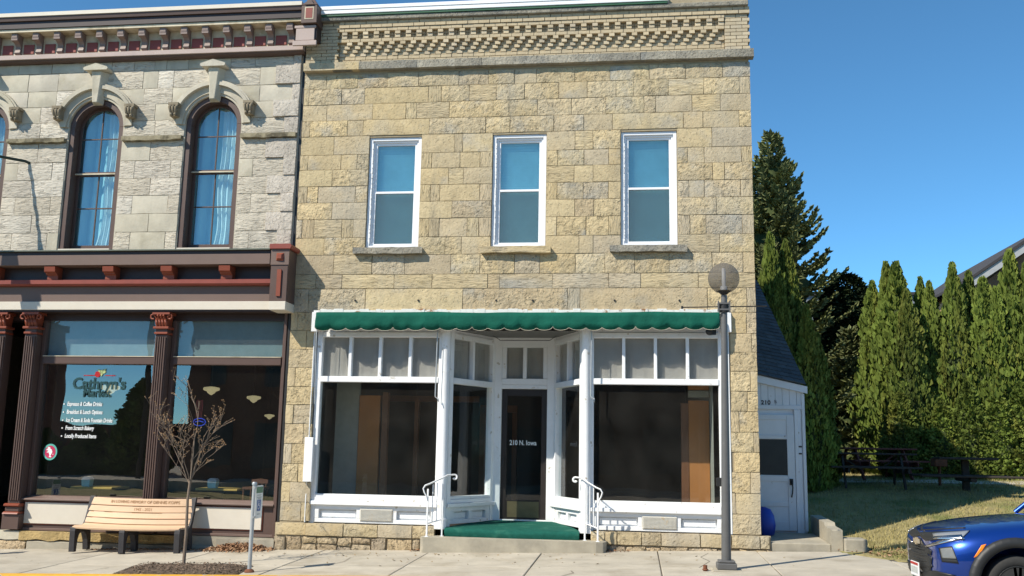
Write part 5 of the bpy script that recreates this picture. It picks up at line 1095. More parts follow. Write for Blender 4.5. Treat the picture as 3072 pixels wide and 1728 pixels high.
for i in range(16):
    t0=rad(95+i*15.5); t1=rad(95+(i+1)*15.5); P=lambda rr,t:TS(cx-.012+rr*math.cos(t),.762+rr*math.sin(t),.0042)
    q.add([P(.030,t0),P(.040,t0),P(.040,t1),P(.030,t1)],[(0,1,2,3)])
q.build('wheelchair_symbol',m_['signwhite'],sg)
q=MB()
for z,a,b in ((.925,.06,.22),(.895,.05,.235),(.875,.09,.2),(.655,.08,.2)): q.box(a,b,.0025,.003,z-.008,z+.008,T=lambda x,y,z:TS(x,z,y))
q.build('sign_print',m_['signgrey'],sg)
for z in (1.04,.62): q=MB(); q.box(-.05,.03,-.012,.006,z-.012,z+.012,T=lambda x,y,z_:TS(x,z_,y)); q.build('clamp',m_['galv'],sg)
# its twin just beyond the left edge: only its shadow lies in view
sg2=copy_tree(sg); sg2.location=(-11.40,-1.45,walk(-11.4,-1.45)); sg2['label']='second short parking sign just outside the left edge, its shadow on the pavement'
sg['group']=sg2['group']='short parking signs along the kerb'
# street lamp
lx,ly=1.262,-2.30; lz=walk(lx,ly)
lp=thing('street_lamp','grey street lamp with smoked globe standing on the pavement by the right pier','street lamp',(lx,ly,lz))
q=MB(); q.box(lx-.20,lx+.20,ly-.20,ly+.20,lz-.1,lz+.012); q.build('footing',m_['oldconc'],lp,bevel=.01)
q=MB(); q.box(lx-.135,lx+.135,ly-.135,ly+.135,lz+.013,lz+.10); q.box(lx-.115,lx+.115,ly-.115,ly+.115,lz+.102,lz+.135); q.build('base_box',m_['pole'],lp,bevel=.012,bseg=2)
q=MB(); px_t=1.300; q.tube([(lx,ly,lz+.13),(lx+.02,ly,2.0),(px_t,ly,3.93)],[.068,.056,.043],16); q.build('pole',m_['pole'],lp)
q=MB(); zc=4.182; rg=.228; q.lathe([(rg*math.cos(rad(t)),rg*math.sin(rad(t))) for t in range(-62,91,8)],(px_t,ly,zc),28); q.build('globe',m_['globe'],lp)
q=MB(); q.lathe([(.046,-.24),(.06,-.225),(.085,-.20),(.112,-.187)],(px_t,ly,zc),20); q.build('globe_cup',m_['iron'],lp)
q=MB(); q.lathe([(.05,-.186),(.05,-.12),(.028,-.115),(.028,.13),(.02,.15)],(px_t,ly,zc),14); q.build('lamp_tube',m_['lampwhite'],lp)
q=MB(); q.lathe([(.072,3.68),(.072,3.80)],(px_t-.006,ly,0),14); q.build('pole_band',m_['iron'],lp)
za=BZ(2180,921,ly); xa0,xa1=BX(2046,921,ly),BX(2300,921,ly); xm=lx+.03
q=MB(); q.tube([(xa0,ly-.03,za-.01),(xm,ly-.03,za),(xa1,ly-.03,za+.006)],.009,6); q.lathe([(.016,-.02),(.016,.02)],(xa0,ly-.03,za-.01),8); q.build('banner_arm',m_['iron'],lp)
q=MB(); 
for dz in (-.045,.045): q.box(xm-.085,xm+.085,ly-.075,ly+.065,za+dz-.012,za+dz+.012)
for dx in (-.08,.08): q.box(xm+dx-.010,xm+dx+.010,ly-.08,ly-.05,za-.08,za+.08)
q.build('arm_clamp',m_['pole'],lp)
q=MB(); q.tube([(lx-.30,ly-.12,lz-.02),(lx-.30,ly-.12,lz+.07)],.03,8); q.lathe([(.045,lz+.005),(.04,lz+.02)],(lx-.30,ly-.12,0),8); tag(q.build('pipe_stub',m_['rusty'],bevel=.004),'short rusty pipe stub beside the foot of the street lamp','pipe')
# leaves
q=MB()
for _ in range(1500):
    x=R.gauss(-6.75,.30); y=-.02-abs(R.gauss(0,.15)); 
    if not -7.5<x<-6.12: continue
    h=max(0,.13*(1-((x+6.75)/.62)**2)*(1-min(1,-y/.42))); flake(q,x,y-.05,walk(x,y)+h*R.random()+.01,R.uniform(.015,.035),.9)
for _ in range(260): x=R.uniform(-9.6,-7.2); y=R.uniform(-.25,-.02); flake(q,x,y,walk(x,y)+.012,R.uniform(.012,.03))
for _ in range(60): x=R.uniform(-3.75,-3.5); y=R.uniform(-.25,-.1); flake(q,x,y,walk(x,y)+.015,R.uniform(.012,.03))
for _ in range(60): x=R.uniform(-.48,-.1); y=R.uniform(-.3,-.1); flake(q,x,y,walk(x,y)+.015,R.uniform(.012,.03))
tag(q.build('fallen_leaves',m_['leaf']),'heap of dry brown leaves drifted against the cafe foundation','leaves',kind='stuff')
q=MB()
for _ in range(150): x=R.gauss(-3,2.6); y=R.uniform(-2.2,-.45) if R.random()<.6 else R.uniform(-1.0,-.5); flake(q,x,y,walk(x,y)+.006,R.uniform(.010,.03),.5)
tag(q.build('scattered_leaves',m_['leafpale']),'single dead leaves scattered over the pavement slabs','leaves',kind='stuff')
# =================================================================== SHED AND ITS STEPS
D=1.5; sh=thing('stair_shed','white boarded lean to with slate roof and panelled door beside the stone building','shed',(2.55,D,.3))
s0,s1=XR-.015,BX(2416,1300,D); zl,zr_=BZ(2278,1124,D),BZ(2416,1162,D); zfl=BZ(2330,1592,D)
dx1=BX(2386,1400,D); dzt=BZ(2350,1243,D); zlin=BZ(2350,1228,D)
q=MB(); q.quad((s0,D+.03,.2),(s1-.01,D+.03,.2),(s1-.01,D+.03,zr_-.03),(s0,D+.03,zl+.03)); q.quad((s1-.012,D+.02,.2),(s1-.40,5.1,.6),(s1-.40,5.1,5.2),(s1-.012,D+.02,zr_-.02)); q.build('backing',m_['board'],sh)
x=s0; 
while x<s1-.02:
    w=min(.125,s1-x); zt=zl+.04-(x+w/2-s0)/(s1-s0)*(zl-zr_)-.06; q=MB(); a=zlin+.075 if x<dx1-.02 else .28; a=zlin+.075
    q.prism([(x+.003,a),(x+w-.003,a),(x+w-.003,zl+.02-(x+w-s0)/(s1-s0)*(zl-zr_)-.11),(x+.003,zl+.02-(x-s0)/(s1-s0)*(zl-zr_)-.11)],D,D+.022,'xz'); q.build('board',m_['board'],sh,bevel=.003); x+=w
q=MB(); q.prism([(s0,zl-.10),(s1+.05,zr_-.115),(s1+.05,zr_+.01),(s0,zl+.035)],D-.06,D-.005,'xz'); q.build('rake_board',m_['board'],sh,bevel=.004)
q=MB(); q.box(s0,s1-.01,D-.012,D+.024,zlin,zlin+.073); q.build('lintel_board',m_['board'],sh,bevel=.003)
q=MB(); q.box(dx1+.004,dx1+.065,D-.02,D+.024,zfl-.05,zlin-.002); q.build('door_trim',m_['board'],sh,bevel=.003)
for a,b in ((dx1+.068,(dx1+s1)/2+.03),((dx1+s1)/2+.033,s1-.055)): q=MB(); q.box(a,b,D,D+.022,zfl-.05,zlin-.002); q.build('board',m_['board'],sh,bevel=.003)
q=MB(); q.box(s1-.052,s1+.0,D-.018,D+.022,zfl-.0,zr_-.12); q.build('corner_board',m_['board'],sh,bevel=.003)
dr=part('shed_door',sh); zp0_,zp1_=BZ(2330,1425,D),BZ(2330,1318,D)
q=MB(); q.box(s0,dx1,D+.004,D+.028,zfl,dzt-.005); q.build('door_panel',m_['board'],dr)
q=MB(); st=BX(2363,1400,D)
q.box(st,dx1-.002,D-.012,D+.003,zfl+.002,dzt-.007); q.box(s0,st-.002,D-.012,D+.003,dzt-.10,dzt-.007); q.box(s0,st-.002,D-.012,D+.003,zp1_+.008,zp1_+.075); q.box(s0,st-.002,D-.012,D+.003,zp0_-.11,zp0_-.008); q.box(s0,st-.002,D-.012,D+.003,zfl+.42,zfl+.50); q.box(s0,st-.002,D-.012,D+.003,zfl+.002,zfl+.16); q.build('door_rails',m_['board'],dr,bevel=.003)
q=MB(); q.box(s0,st-.003,D-.002,D+.0035,zp0_,zp1_); q.build('pane',m_['dkglass'],dr)
hx=BX(2374,1450,D); hz=BZ(2374,1445,D); q=MB(); q.box(hx-.03,hx+.03,D-.03,D-.0125,hz-.06,hz+.05); q.tube([(hx-.01,D-.03,hz+.02),(hx,D-.075,hz),(hx+.012,D-.08,hz-.10),(hx+.005,D-.06,hz-.20),(hx-.005,D-.03,hz-.27)],.013,6); q.build('handle',m_['iron'],dr)
text('house_number','210',.105,m_['iron'],sh,lambda x,y,z,o=B(2283,1213,D):(o[0]+x,D-.004-z,o[1]+y),xs=1.08,bold=.003)
text('house_number','½',.075,m_['iron'],sh,lambda x,y,z,o=B(2322,1209,D):(o[0]+x,D-.004-z,o[1]+y),xs=.9,bold=.001)
for py in (1340,1361): q=MB(); x,z=B(2400,py,D); q.box(x-.032,x+.032,D-.012,D-.001,z-.012,z+.012); q.build('mail_slot',m_['iron'],sh)
# slate roof climbing along the building wall
def RP(u,v): # u along the slope, v across
    y=D-.08+u*3.7; xr=s1+.03-.36*u; return ( s0+v*(xr-s0), y, zl+.045+(u*3.7)*.66-v*(zl-zr_)*(1-u*.6))
q=MB(); q.add([RP(0,0),RP(0,1),RP(1,1),RP(1,0)],[(0,1,2,3)]); q.build('roof',m_['shingle'],sh)
nrow=30
for j in range(nrow):
    v0=0; k=0
    while v0<1:
        v1=min(1,v0+R.uniform(.16,.24)); u0=j/nrow-.004; u1=(j+1)/nrow
        if v1-v0>.04:
            a,b,c,d=[Vector(p) for p in (RP(u0,v0+.004),RP(u0,v1-.004),RP(u1,v1-.004),RP(u1,v0+.004))]; n=(b-a).cross(d-a).normalized(); h=R.uniform(.014,.022)
            q=MB(); q.add([a+n*h,b+n*h,c+n*.004,d+n*.004,a+n*.002,b+n*.002],[(0,1,2,3),(4,5,1,0)])
            q.build('shingle',m_['shingle'],sh)
        v0=v1
# concrete landing and cheek walls
cs=thing('shed_steps','grey concrete landing with stepped cheek kerb in front of the white shed door','steps',(2.7,.7,.1))
zt=.245; q=MB(); q.hexa([(XR+.13,-.02,-.2),(3.12,-.02,-.2),(3.12,D+.0,-.2),(XR+.13,D,-.2),(XR+.13,-.02,zt),(3.12,-.02,zt),(3.12,D,zfl-.03),(XR+.13,D,zfl-.03)]); q.build('landing',m_['oldconc'],cs,bevel=.015,bseg=2)
q=MB(); xk0,xk1=3.125,3.30; q.prism([(-.06,-.2),(D+.3,-.2),(D+.3,.60),(D-.1,.58),(.55,.555),(.50,.50),(-.06,.475)],xk0,xk1,'yz'); q.build('cheek_kerb',m_['oldconc'],cs,bevel=.02,bseg=2)
q=MB(); q.box(3.31,3.66,-.16,.25,-.2,.345); q.build('end_block',m_['oldconc'],cs,bevel=.02,bseg=2)
q=MB(); x,y=2.20,1.0; q.lathe([(.12,.27),(.19,.30),(.22,.45),(.20,.62),(.13,.72),(.04,.76)],(x,y,0),14,lambda a,b,c:(x+(a-x)*.9+.012*math.sin(c*30),b+.015*math.sin(c*23+a*20),c)); tag(q.build('blue_bag',m_['bluebag']),'bright blue plastic bag tucked between the stone corner and the shed door','bag')
# =================================================================== TREES
RN=random.Random(5)
def thuja_mesh(seed,n=5600):
    r_=random.Random(seed); mb=MB(); mi=MB(); H=1.0
    def prof(h): return (1-h**2.1)**.95*(.62+.38*min(1,h*4+.2))*.98
    for _ in range(n):
        h=r_.random()**1.15; a=r_.uniform(0,6.283); lump=.82+.46*mnoise.noise((math.cos(a)*1.7,math.sin(a)*1.7,h*7+seed*7))+.12*mnoise.noise((math.cos(a)*5,math.sin(a)*5,h*22+seed*3)); rr=prof(h)*lump*(r_.uniform(.72,1.04) if r_.random()<.8 else r_.uniform(.35,.8))
        p=Vector((rr*math.cos(a),rr*math.sin(a),h))
        # fan shaped spray standing on edge, scaled for a tree 5 m high and 1 m in radius
        out=Vector((math.cos(a),math.sin(a),0)); up=(Vector((0,0,1))*5+out*r_.uniform(.2,3.)+Vector((r_.uniform(-1,1),r_.uniform(-1,1),0))*1.5).normalized(); sd=up.cross(Vector((r_.uniform(-1,1),r_.uniform(-1,1),r_.uniform(-.4,.4)))).normalized()
        L=r_.uniform(.07,.20); w=L*r_.uniform(.30,.55)
        S=lambda v:(v.x,v.y,v.z/5.)
        q=Vector((p.x,p.y,p.z*5)); nrm=up.cross(sd)*L*.25
        vs=[S(q-sd*w*.35),S(q+up*L*.55-sd*w+nrm),S(q+up*L),S(q+up*L*.6+sd*w+nrm),S(q+sd*w*.3)]
        mb.add(vs,[(0,1,2),(0,2,4),(4,2,3)])
    mi.lathe([(.05,.0)]+[(max(.02,prof(h)*.58),h) for h in (.02,.1,.25,.45,.65,.82,.93)],(0,0,0),9)  # added solid dark core that blocks light through the crown
    return mb,mi
tm=[]
for s in range(4):
    a,b=thuja_mesh(s); A=a.build('crown',m_['thuja'],None,local=True); Bm=b.build('dark_core',m_['darkcore'],None,local=True); tm.append((A.data,Bm.data)); bpy.data.objects.remove(A); bpy.data.objects.remove(Bm)
trunk=MB(); trunk.tube([(0,0,-.05),(0,0,.4),(0,0,.9)],[.07,.05,.01],7); to=trunk.build('trunk',m_['treebark'],None,local=True); trm=to.data; bpy.data.objects.remove(to)
def thuja(px,py,y,w,lab,k=None,zb=None):
    x,zt=B(px,py,y); z0=(gz(x,y) if zb is None else zb)-.05; H=zt-z0
    t=thing('arborvitae',lab,'tree',(x,y,z0),RN.uniform(0,6),group='arborvitae trees of the hedge')
    k=RN.randrange(4) if k is None else k
    for nm,me in (('crown',tm[k][0]),('dark_core',tm[k][1]),('trunk',trm)):
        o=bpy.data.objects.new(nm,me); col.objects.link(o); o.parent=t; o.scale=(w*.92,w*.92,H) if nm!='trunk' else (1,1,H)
    return t
for a in [
 (2310,716,6.6,.75,'tall arborvitae beside the shed roof, close against the stone building'),
 (2357,738,6.9,.80,'arborvitae with a yellowish tip right of the one beside the shed roof'),
 (2333,838,5.6,.62,'shorter arborvitae standing in front of the pair by the shed roof'),
 (2420,926,5.4,.60,'small arborvitae in deep shade just right of the white shed'),
 (2452,1010,6.2,.55,'shaded low arborvitae trunk column behind the white shed door'),
 (2616,857,10.5,.85,'arborvitae with a rounded low tip at the left end of the hedge row'),
 (2658,800,10.0,.80,'left one of the tall twin tipped arborvitae in the hedge'),
 (2686,800,9.8,1.05,'right one of the tall twin tipped arborvitae in the hedge'),
 (2720,880,9.3,.75,'lower arborvitae just right of the twin tipped pair'),
 (2760,846,10.2,.72,'left one of the two narrow arborvitae in the dip of the hedge'),
 (2786,858,9.8,.75,'right one of the two narrow arborvitae in the dip of the hedge'),
 (2856,804,9.6,.85,'tall pointed arborvitae right of the gap of sky in the hedge'),
 (2904,828,9.9,.85,'arborvitae with a blunt tip just left of the gabled roof'),
 (2948,846,9.4,.95,'bushy arborvitae in front of the lower end of the gabled roof'),
 (2985,872,9.2,.75,'shorter arborvitae before the pale gable wall'),
 (3028,764,9.5,.95,'tallest arborvitae before the gabled roof at the right edge'),
 (3080,800,9.3,.95,'arborvitae cut by the right edge of the photograph')]: thuja(*a)
# low shrubby fill at the foot of the hedge, grown from the same sprays
for px,py,y,w in ((2700,1180,9.0,.8),(2820,1200,8.9,.8),(2900,1150,8.8,.8),(2990,1180,8.7,.85),(2760,1100,9.4,.8),(3060,1150,8.8,.9)):
    thuja(px,py,y,w,{2700:'low young arborvitae below the twin tipped pair',2820:'low young arborvitae under the gap of sky',2900:'low young arborvitae below the blunt tipped tree',2990:'low young arborvitae left of the tallest hedge tree',2760:'low young arborvitae below the two narrow trees',3060:'low young arborvitae behind the blue car'}[px])
# spruce
def spruce(x,y,z0,H,Rb,seed,lab,squash=None,group=None):
    r_=random.Random(seed); t=thing('spruce_tree',lab,'tree',(x,y,z0),0,group); mb=MB(); tr=MB(); br=MB()
    tr.tube([(x,y,z0-.1),(x,y,z0+H*.5),(x,y,z0+H-.1)],[.17,.10,.015],9)
    def needle(p,d,L,w):
        d=d.normalized(); s=d.cross(Vector((r_.uniform(-1,1),r_.uniform(-1,1),r_.uniform(-1,1)))).normalized(); u=d.cross(s)
        for k in (s,u): mb.add([p-k*w*.4,p+d*L*.5-k*w,p+d*L,p+d*L*.5+k*w,p+k*w*.4],[(0,1,2),(0,2,4),(4,2,3)])
    h=.06
    while h<.985:
        rr=Rb*.90*(1-h)**.92*(.87+.13*math.sin(h*40))*(.55 if h<.12 else 1); nb_=r_.randint(10,13) if h<.9 else 6
        a0=r_.uniform(0,6)
        for b in range(nb_):
            a=a0+b*6.283/nb_+r_.uniform(-.25,.25); L=rr*r_.uniform(.80,1.15)+.12
            el=(-.12+.75*h)+r_.uniform(-.1,.15); n=max(4,int(L/.13)); p=Vector((x,y,z0+h*H+r_.uniform(-.1,.1))); pts=[p.copy()]
            for i in range(n):
                v=i/n; e=el-.25*math.sin(v*2.4)+.75*v*v; d=Vector((math.cos(a)*math.cos(e),math.sin(a)*math.cos(e),math.sin(e))); p=p+d*(L/n); pts.append(p.copy())
                if v>.12:
                    side=Vector((-math.sin(a),math.cos(a),0))
                    for sg_ in (-1,1):
                        tl=.10+.34*(1-v)*min(1,L)*r_.uniform(.6,1.1); td=(d*.75+side*sg_*.8+Vector((0,0,r_.uniform(-.35,.12)))).normalized()
                        m_k=max(1,int(tl/.11)); q=p.copy()
                        for k in range(m_k): needle(q,td+Vector((r_.uniform(-.2,.2),r_.uniform(-.2,.2),r_.uniform(-.15,.2))),r_.uniform(.14,.23),r_.uniform(.040,.066)); q=q+td*(tl/m_k)
                    needle(p,d+Vector((0,0,.15)),.2,.055)
            needle(p,d+Vector((0,0,.3)),.2,.035)
            br.tube(pts[::max(1,len(pts)//4)],[.02*min(1,L),.012,.009,.006,.005,.004,.004,.004][:len(pts[::max(1,len(pts)//4)])],4)
        h+=(.020+.016*(1-h))*11/H
    for k in range(8): needle(Vector((x,y,z0+H-.5+k*.06)),Vector((r_.uniform(-.3,.3),r_.uniform(-.3,.3),1)),.2,.03)
    q=MB(); q.lathe([(.1,.03*H)]+[(Rb*(1-v)**.85*.42*(.9+.2*math.sin(v*37)),v*H) for v in (.06,.14,.22,.3,.38,.46,.54,.62,.7,.78,.86,.93)],(x,y,z0),11); q.build('dark_core',m_['darkcore'],t)  # added dark cone that keeps the sky from showing between branches
    tr.build('trunk',m_['treebark'],t); o=br.build('branches',m_['treebark'],t); o['kind']='stuff'; o=mb.build('needles',m_['spruce'],t); o['kind']='stuff'; return t
spruce(4.12,12.2,1.15,BZ(2320,405,12.2)-1.15,4.3,3,'tall ragged spruce rising behind the shed, the highest tree in view')
spruce(5.95,11.2,1.1,4.0,1.7,8,'small dark spruce in the shade between the shed and the hedge')
# dark domed evergreen right of the spruce
def dome(px,py,y,w,lab):
    x,zt=B(px,py,y); z0=gz(x,y); t=thing('yew_tree',lab,'tree',(x,y,z0)); r_=random.Random(44); H=zt-z0; mb=MB()
    for _ in range(16000):
        a=r_.uniform(0,6.283); h=r_.random(); pr=w*math.sqrt(max(0,1-((h-.30)/.70)**2)) if h>.30 else w*(.55+.45*h/.30); rr=pr*(r_.uniform(.75,1.05))*(.88+.2*mnoise.noise((math.cos(a)*2,math.sin(a)*2,h*5)))
        p=Vector((x+rr*math.cos(a),y+rr*math.sin(a),z0+h*H)); d=Vector((math.cos(a)*.8+r_.uniform(-.5,.5),math.sin(a)*.8+r_.uniform(-.5,.5),r_.uniform(-.6,.5))).normalized(); s=d.cross(Vector((r_.uniform(-1,1),r_.uniform(-1,1),1))).normalized()*r_.uniform(.03,.06); L=r_.uniform(.10,.18)
        mb.add([p,p+d*L*.5-s,p+d*L,p+d*L*.5+s],[(0,1,2,3)])
    o=mb.build('crown',M('dark_yew_leaf',(.022,.036,.014),.8,amt=.4,scale=3,spec=.2),t)
    q=MB(); q.lathe([(.02,.02*H),(.4*w,.1*H),(.75*w,.3*H),(.68*w,.6*H),(.4*w,.85*H),(.02,.95*H)],(x,y,z0),10); q.build('dark_core',m_['darkcore'],t)  # added core, its dark colour holding the shade inside the crown
    q=MB(); q.tube([(x,y,z0-.1),(x,y,z0+.6*H)],[.14,.05],7); q.build('trunk',m_['treebark'],t)
dome(2538,826,12.6,1.42,'dark domed evergreen between the ragged spruce and the hedge')
# =================================================================== PICNIC TABLES AND DISTANT BUILDINGS
def picnic(x,y,rz,mt,lab,L=1.85):
    z=gz(x,y)-.01; t=thing('picnic_table',lab,'picnic table',(x,y,z),rz,group='picnic tables on the lawn')
    def b(nm,*a): q=MB(); q.box(*a); return q.build(nm,mt,t,local=True,bevel=.006)
    for i in range(5): yy=-.34+i*.145; b('top_plank',-L/2,L/2,yy,yy+.135,.72,.76)
    for s in (-1,1):
        for k in range(2): yy=s*.72-.13+k*.14; b('seat_plank',-L/2,L/2,yy,yy+.13,.43,.47)
    for s in (-1,1):
        xx=s*(L/2-.32)
        for sg_ in (-1,1):
            q=MB(); q.hexa([(xx-.02,sg_*.64-.05,0),(xx+.02,sg_*.64-.05,0),(xx+.02,sg_*.64+.05,0),(xx-.02,sg_*.64+.05,0),(xx-.02,sg_*.22-.05,.718),(xx+.02,sg_*.22-.05,.718),(xx+.02,sg_*.22+.05,.718),(xx-.02,sg_*.22+.05,.718)]); q.build('leg',mt,t,local=True)
        b('cross_beam',xx+.022,xx+.06,-.84,.84,.33,.428)
        q=MB(); q.hexa([(xx*.95-.03,-.04,.66),(xx*.95+.03,-.04,.66),(xx*.95+.03,.04,.66),(xx*.95-.03,.04,.66),(xx*.3-.03,-.04,.40),(xx*.3+.03,-.04,.40),(xx*.3+.03,.04,.40),(xx*.3-.03,.04,.40)]); q.build('brace',mt,t,local=True)
    return t
picnic(BX(2625,1400,8.2),8.2,.25,m_['redwood'],'reddish brown A frame picnic table, farthest left one on the lawn')
picnic(BX(2610,1420,5.9),5.9,-.06,m_['darkwood'],'dark picnic table in the building shade in front of the reddish one')
px_,py_=7.0,5.5; pz_=gz(px_,py_)-.02; pt=thing('pedestal_table','black pedestal picnic table on a single thick post, rightmost on the lawn','picnic table',(px_,py_,pz_),-.12,group='picnic tables on the lawn')
def pb(nm,*a): q=MB(); q.box(*a); return q.build(nm,m_['darkwood'],pt,local=True,bevel=.01)
pb('post',-.07,.07,-.07,.07,0,.66)
for i in range(5): pb('top_plank',-.58,.58,-.42+i*.17,-.42+i*.17+.16,.665,.715)
for s in (-1,1):
    for k in range(2): pb('seat_plank',-1.0,1.0,s*.72-.14+k*.145,s*.72-.14+k*.145+.14,.30,.345)
pb('seat_beam',-.06,.06,-.82,.82,.21,.297)
gx_,gy_=BX(2820,1450,6.6),6.6; z=gz(gx_,gy_); q=MB(); gr=thing('park_grill','small rusty park grill on a post between the picnic tables','grill',(gx_,gy_,z))
q.tube([(gx_,gy_,z),(gx_,gy_,z+.42)],.035,8); q.build('post',m_['rusty'],gr); q=MB(); q.box(gx_-.13,gx_+.13,gy_-.18,gy_+.18,z+.42,z+.60); q.build('firebox',m_['rusty'],gr,bevel=.01)
# concrete path behind the tables
q=MB(); n=30; vs=[]
for i in range(n+1):
    x=3.4+i*.4; yy=7.2-.03*i; vs+=[(x,yy,gz(x,yy)+.012),(x,yy+.9,gz(x,yy+.9)+.012)]
q.add(vs,[(2*i,2*i+2,2*i+3,2*i+1) for i in range(n)]); tag(q.build('path',m_['conc']),'narrow pale concrete path crossing the lawn behind the picnic tables',kind='structure')
# gabled house at the right edge
gh=thing('gabled_house','house with dark gabled roof and pale trim beyond the hedge at the right edge','house',(14,20,1.2)); y=17
A=[B(2900,836,y),B(3110,692,y)]; ax,az=A[0]; bx_,bz=A[1]
q=MB(); q.prism([(ax+.3,1.2),(2*bx_-ax-.3,1.2),(2*bx_-ax-.3,az-.25),(bx_,bz-.28),(ax+.3,az-.25)],y,y+9,'xz'); q.build('wall',m_['tanwall'],gh)
q=MB(); q.prism([(ax,az),(bx_,bz),(2*bx_-ax,az),(2*bx_-ax,az-.10),(bx_,bz-.12),(ax,az-.10)],y-.5,y+9.3,'xz'); q.build('roof',m_['roofdark'],gh)
q=MB(); q.prism([(ax+.02,az-.105),(bx_,bz-.125),(bx_,bz-.42),(ax+.02,az-.36)],y-.46,y-.40,'xz'); q.build('fascia',M('grey_white_fascia',(.36,.37,.38),.6),gh)
q=MB(); q.prism([(ax+.2,az-.37),(bx_,bz-.43),(bx_,bz-1.0),(ax+.2,az-.85)],y-.20,y-.02,'xz'); q.build('gable_board',M('brown_gable_board',(.16,.10,.06),.8,amt=.1),gh)
q=MB(); q.box(bx_-1.2,bx_-.2,y-.05,y-.003,3.2,4.6); w_=q.build('window',m_['whitetrim'],gh); q=MB(); q.box(bx_-1.1,bx_-.3,y-.06,y-.052,3.3,4.5); q.build('pane',m_['dkglass'],gh)
# flat roofed building behind the trees
y=24; x0,z1=B(2480,878,y); x1,_=B(2752,882,y); fb=thing('flat_roofed_building','blue grey flat roofed building glimpsed behind the spruce and hedge','building',((x0+x1)/2,y,1.2))
q=MB(); q.box(x0-2,x1,y,y+8,1,z1-.12); q.build('wall',m_['greyblue'],fb); q=MB(); q.box(x0-2.1,x1+.1,y-.12,y+8.1,z1-.118,z1); q.build('roof_edge',m_['roofdark'],fb)
for k in range(3): q=MB(); xx=x0-1+k*2.2; q.box(xx,xx+.9,y-.03,y-.003,3.2,4.6); q.build('window',m_['dkglass'],fb)
y=19; x0,z1=B(2440,1325,y); x1,_=B(2560,1325,y); tb=thing('tan_house','tan sided house seen low between the shed and the dark shade','house',((x0+x1)/2,y,1.2))
q=MB(); q.box(x0-2,x1+1,y,y+6,1,z1+1.2); q.build('wall',m_['tanwall'],tb); q=MB(); q.prism([(y-.4,z1+1.2),(y+6.4,z1+1.2),(y+3,z1+2.4)],x0-2.3,x1+1.3,'yz'); q.build('roof',m_['roofdark'],tb); q=MB(); q.box(x0+.6,x0+1.3,y-.03,y-.003,z1-.3,z1+.7); q.build('window',m_['dkglass'],tb)
y=14.5; x0,_=B(2440,1400,y); x1,_=B(2600,1400,y); fe=thing('rail_fence','low white rail fence in front of the tan house','fence',((x0+x1)/2,y,1.2))
for z in (1.50,1.72,1.94): q=MB(); q.box(x0-1,x1+2,y,y+.03,z-.05,z+.05); q.build('rail',m_['whitetrim'],fe)
for k in range(4): q=MB(); xx=x0-.9+k*1.5; q.box(xx,xx+.1,y+.032,y+.12,1.1,2.08); q.build('fence_post',m_['whitetrim'],fe)
# grass blades over the near lawn
q=MB(); rg=random.Random(9); vs=[];fs=[]
cnt=0
while cnt<42000:
    x=rg.uniform(2.3,11.5); y=-1.6+13*rg.random()**1.6
    if x<3.68 and y<D+.2: continue
    if y<-.35-(x-3.3)*1.15+.02: continue
    if x<3.1 and y<8: continue
    z=gz(x,y); a=rg.uniform(0,6.28); h=rg.uniform(.03,.075); w=rg.uniform(.006,.012); dx,dy=math.cos(a)*w,math.sin(a)*w; lx_,ly_=rg.uniform(-.04,.04),rg.uniform(-.04,.04)
    n=len(vs); vs+=[(x-dx,y-dy,z-.01),(x+dx,y+dy,z-.01),(x+lx_,y+ly_,z+h)]; fs.append((n,n+1,n+2)); cnt+=1
q.v=vs;q.f=fs;q.s=[False]*len(fs); tag(q.build('grass',m_['blade']),'short dry grass of the lawn beside the shed','grass',kind='stuff')
q=MB()
for _ in range(160): x=rg.gauss(3.9,.35); y=rg.gauss(-.5,.35); flake(q,x,y,gz(x,y)+.03,rg.uniform(.02,.04)) if gz(x,y)>0 else None
tag(q.build('lawn_litter',m_['leaf']),'brown leaf litter along the lawn edge next to the pavement','leaves',kind='stuff')
# =================================================================== PARKED CAR
from mathutils.bvhtree import BVHTree
CX,CY,CZ_=3.30,-4.34,-.065
car=thing('parked_car','metallic blue sport utility car parked at the kerb, front end entering from the right','car',(CX,CY,CZ_))
st=[ (0.0,[(.0,.30),(.50,.30),(.58,.42),(.60,.58),(.56,.72),(.45,.80),(.0,.82)]),
 (.06,[(.0,.25),(.60,.25),(.69,.42),(.71,.60),(.66,.76),(.52,.85),(.0,.88)]),
 (.20,[(.0,.22),(.72,.22),(.80,.43),(.82,.63),(.76,.80),(.60,.905),(.0,.935)]),
 (.45,[(.0,.20),(.80,.20),(.88,.43),(.89,.67),(.84,.86),(.66,.965),(.0,.995)]),
 (.90,[(.0,.20),(.83,.20),(.905,.43),(.91,.72),(.87,.92),(.70,1.02),(.0,1.05)]),
 (1.35,[(.0,.20),(.83,.20),(.905,.43),(.91,.76),(.88,.97),(.74,1.06),(.0,1.10)]),
 (1.9,[(.0,.20),(.83,.20),(.90,.43),(.91,.80),(.885,.99),(.80,1.05),(.0,1.08)]),
 (3.3,[(.0,.20),(.83,.20),(.90,.43),(.915,.82),(.89,1.02),(.80,1.06),(.0,1.08)]),
 (4.1,[(.0,.22),(.82,.22),(.89,.45),(.905,.84),(.87,1.03),(.78,1.07),(.0,1.09)]),
 (4.36,[(.0,.28),(.70,.28),(.80,.48),(.83,.80),(.80,1.0),(.70,1.05),(.0,1.06)])]
vs=[];fs=[]; K=12
for x,h in st:
    full=[(y,z) for y,z in h]+[(-y,z) for y,z in h[-2:0:-1]]
    vs+=[(x,y,z) for y,z in full]
for i in range(len(st)-1):
    for k in range(K): fs.append((i*K+k,i*K+(k+1)%K,(i+1)*K+(k+1)%K,(i+1)*K+k))
fs.append(tuple(range(K-1,-1,-1))); fs.append(tuple((len(st)-1)*K+k for k in range(K)))
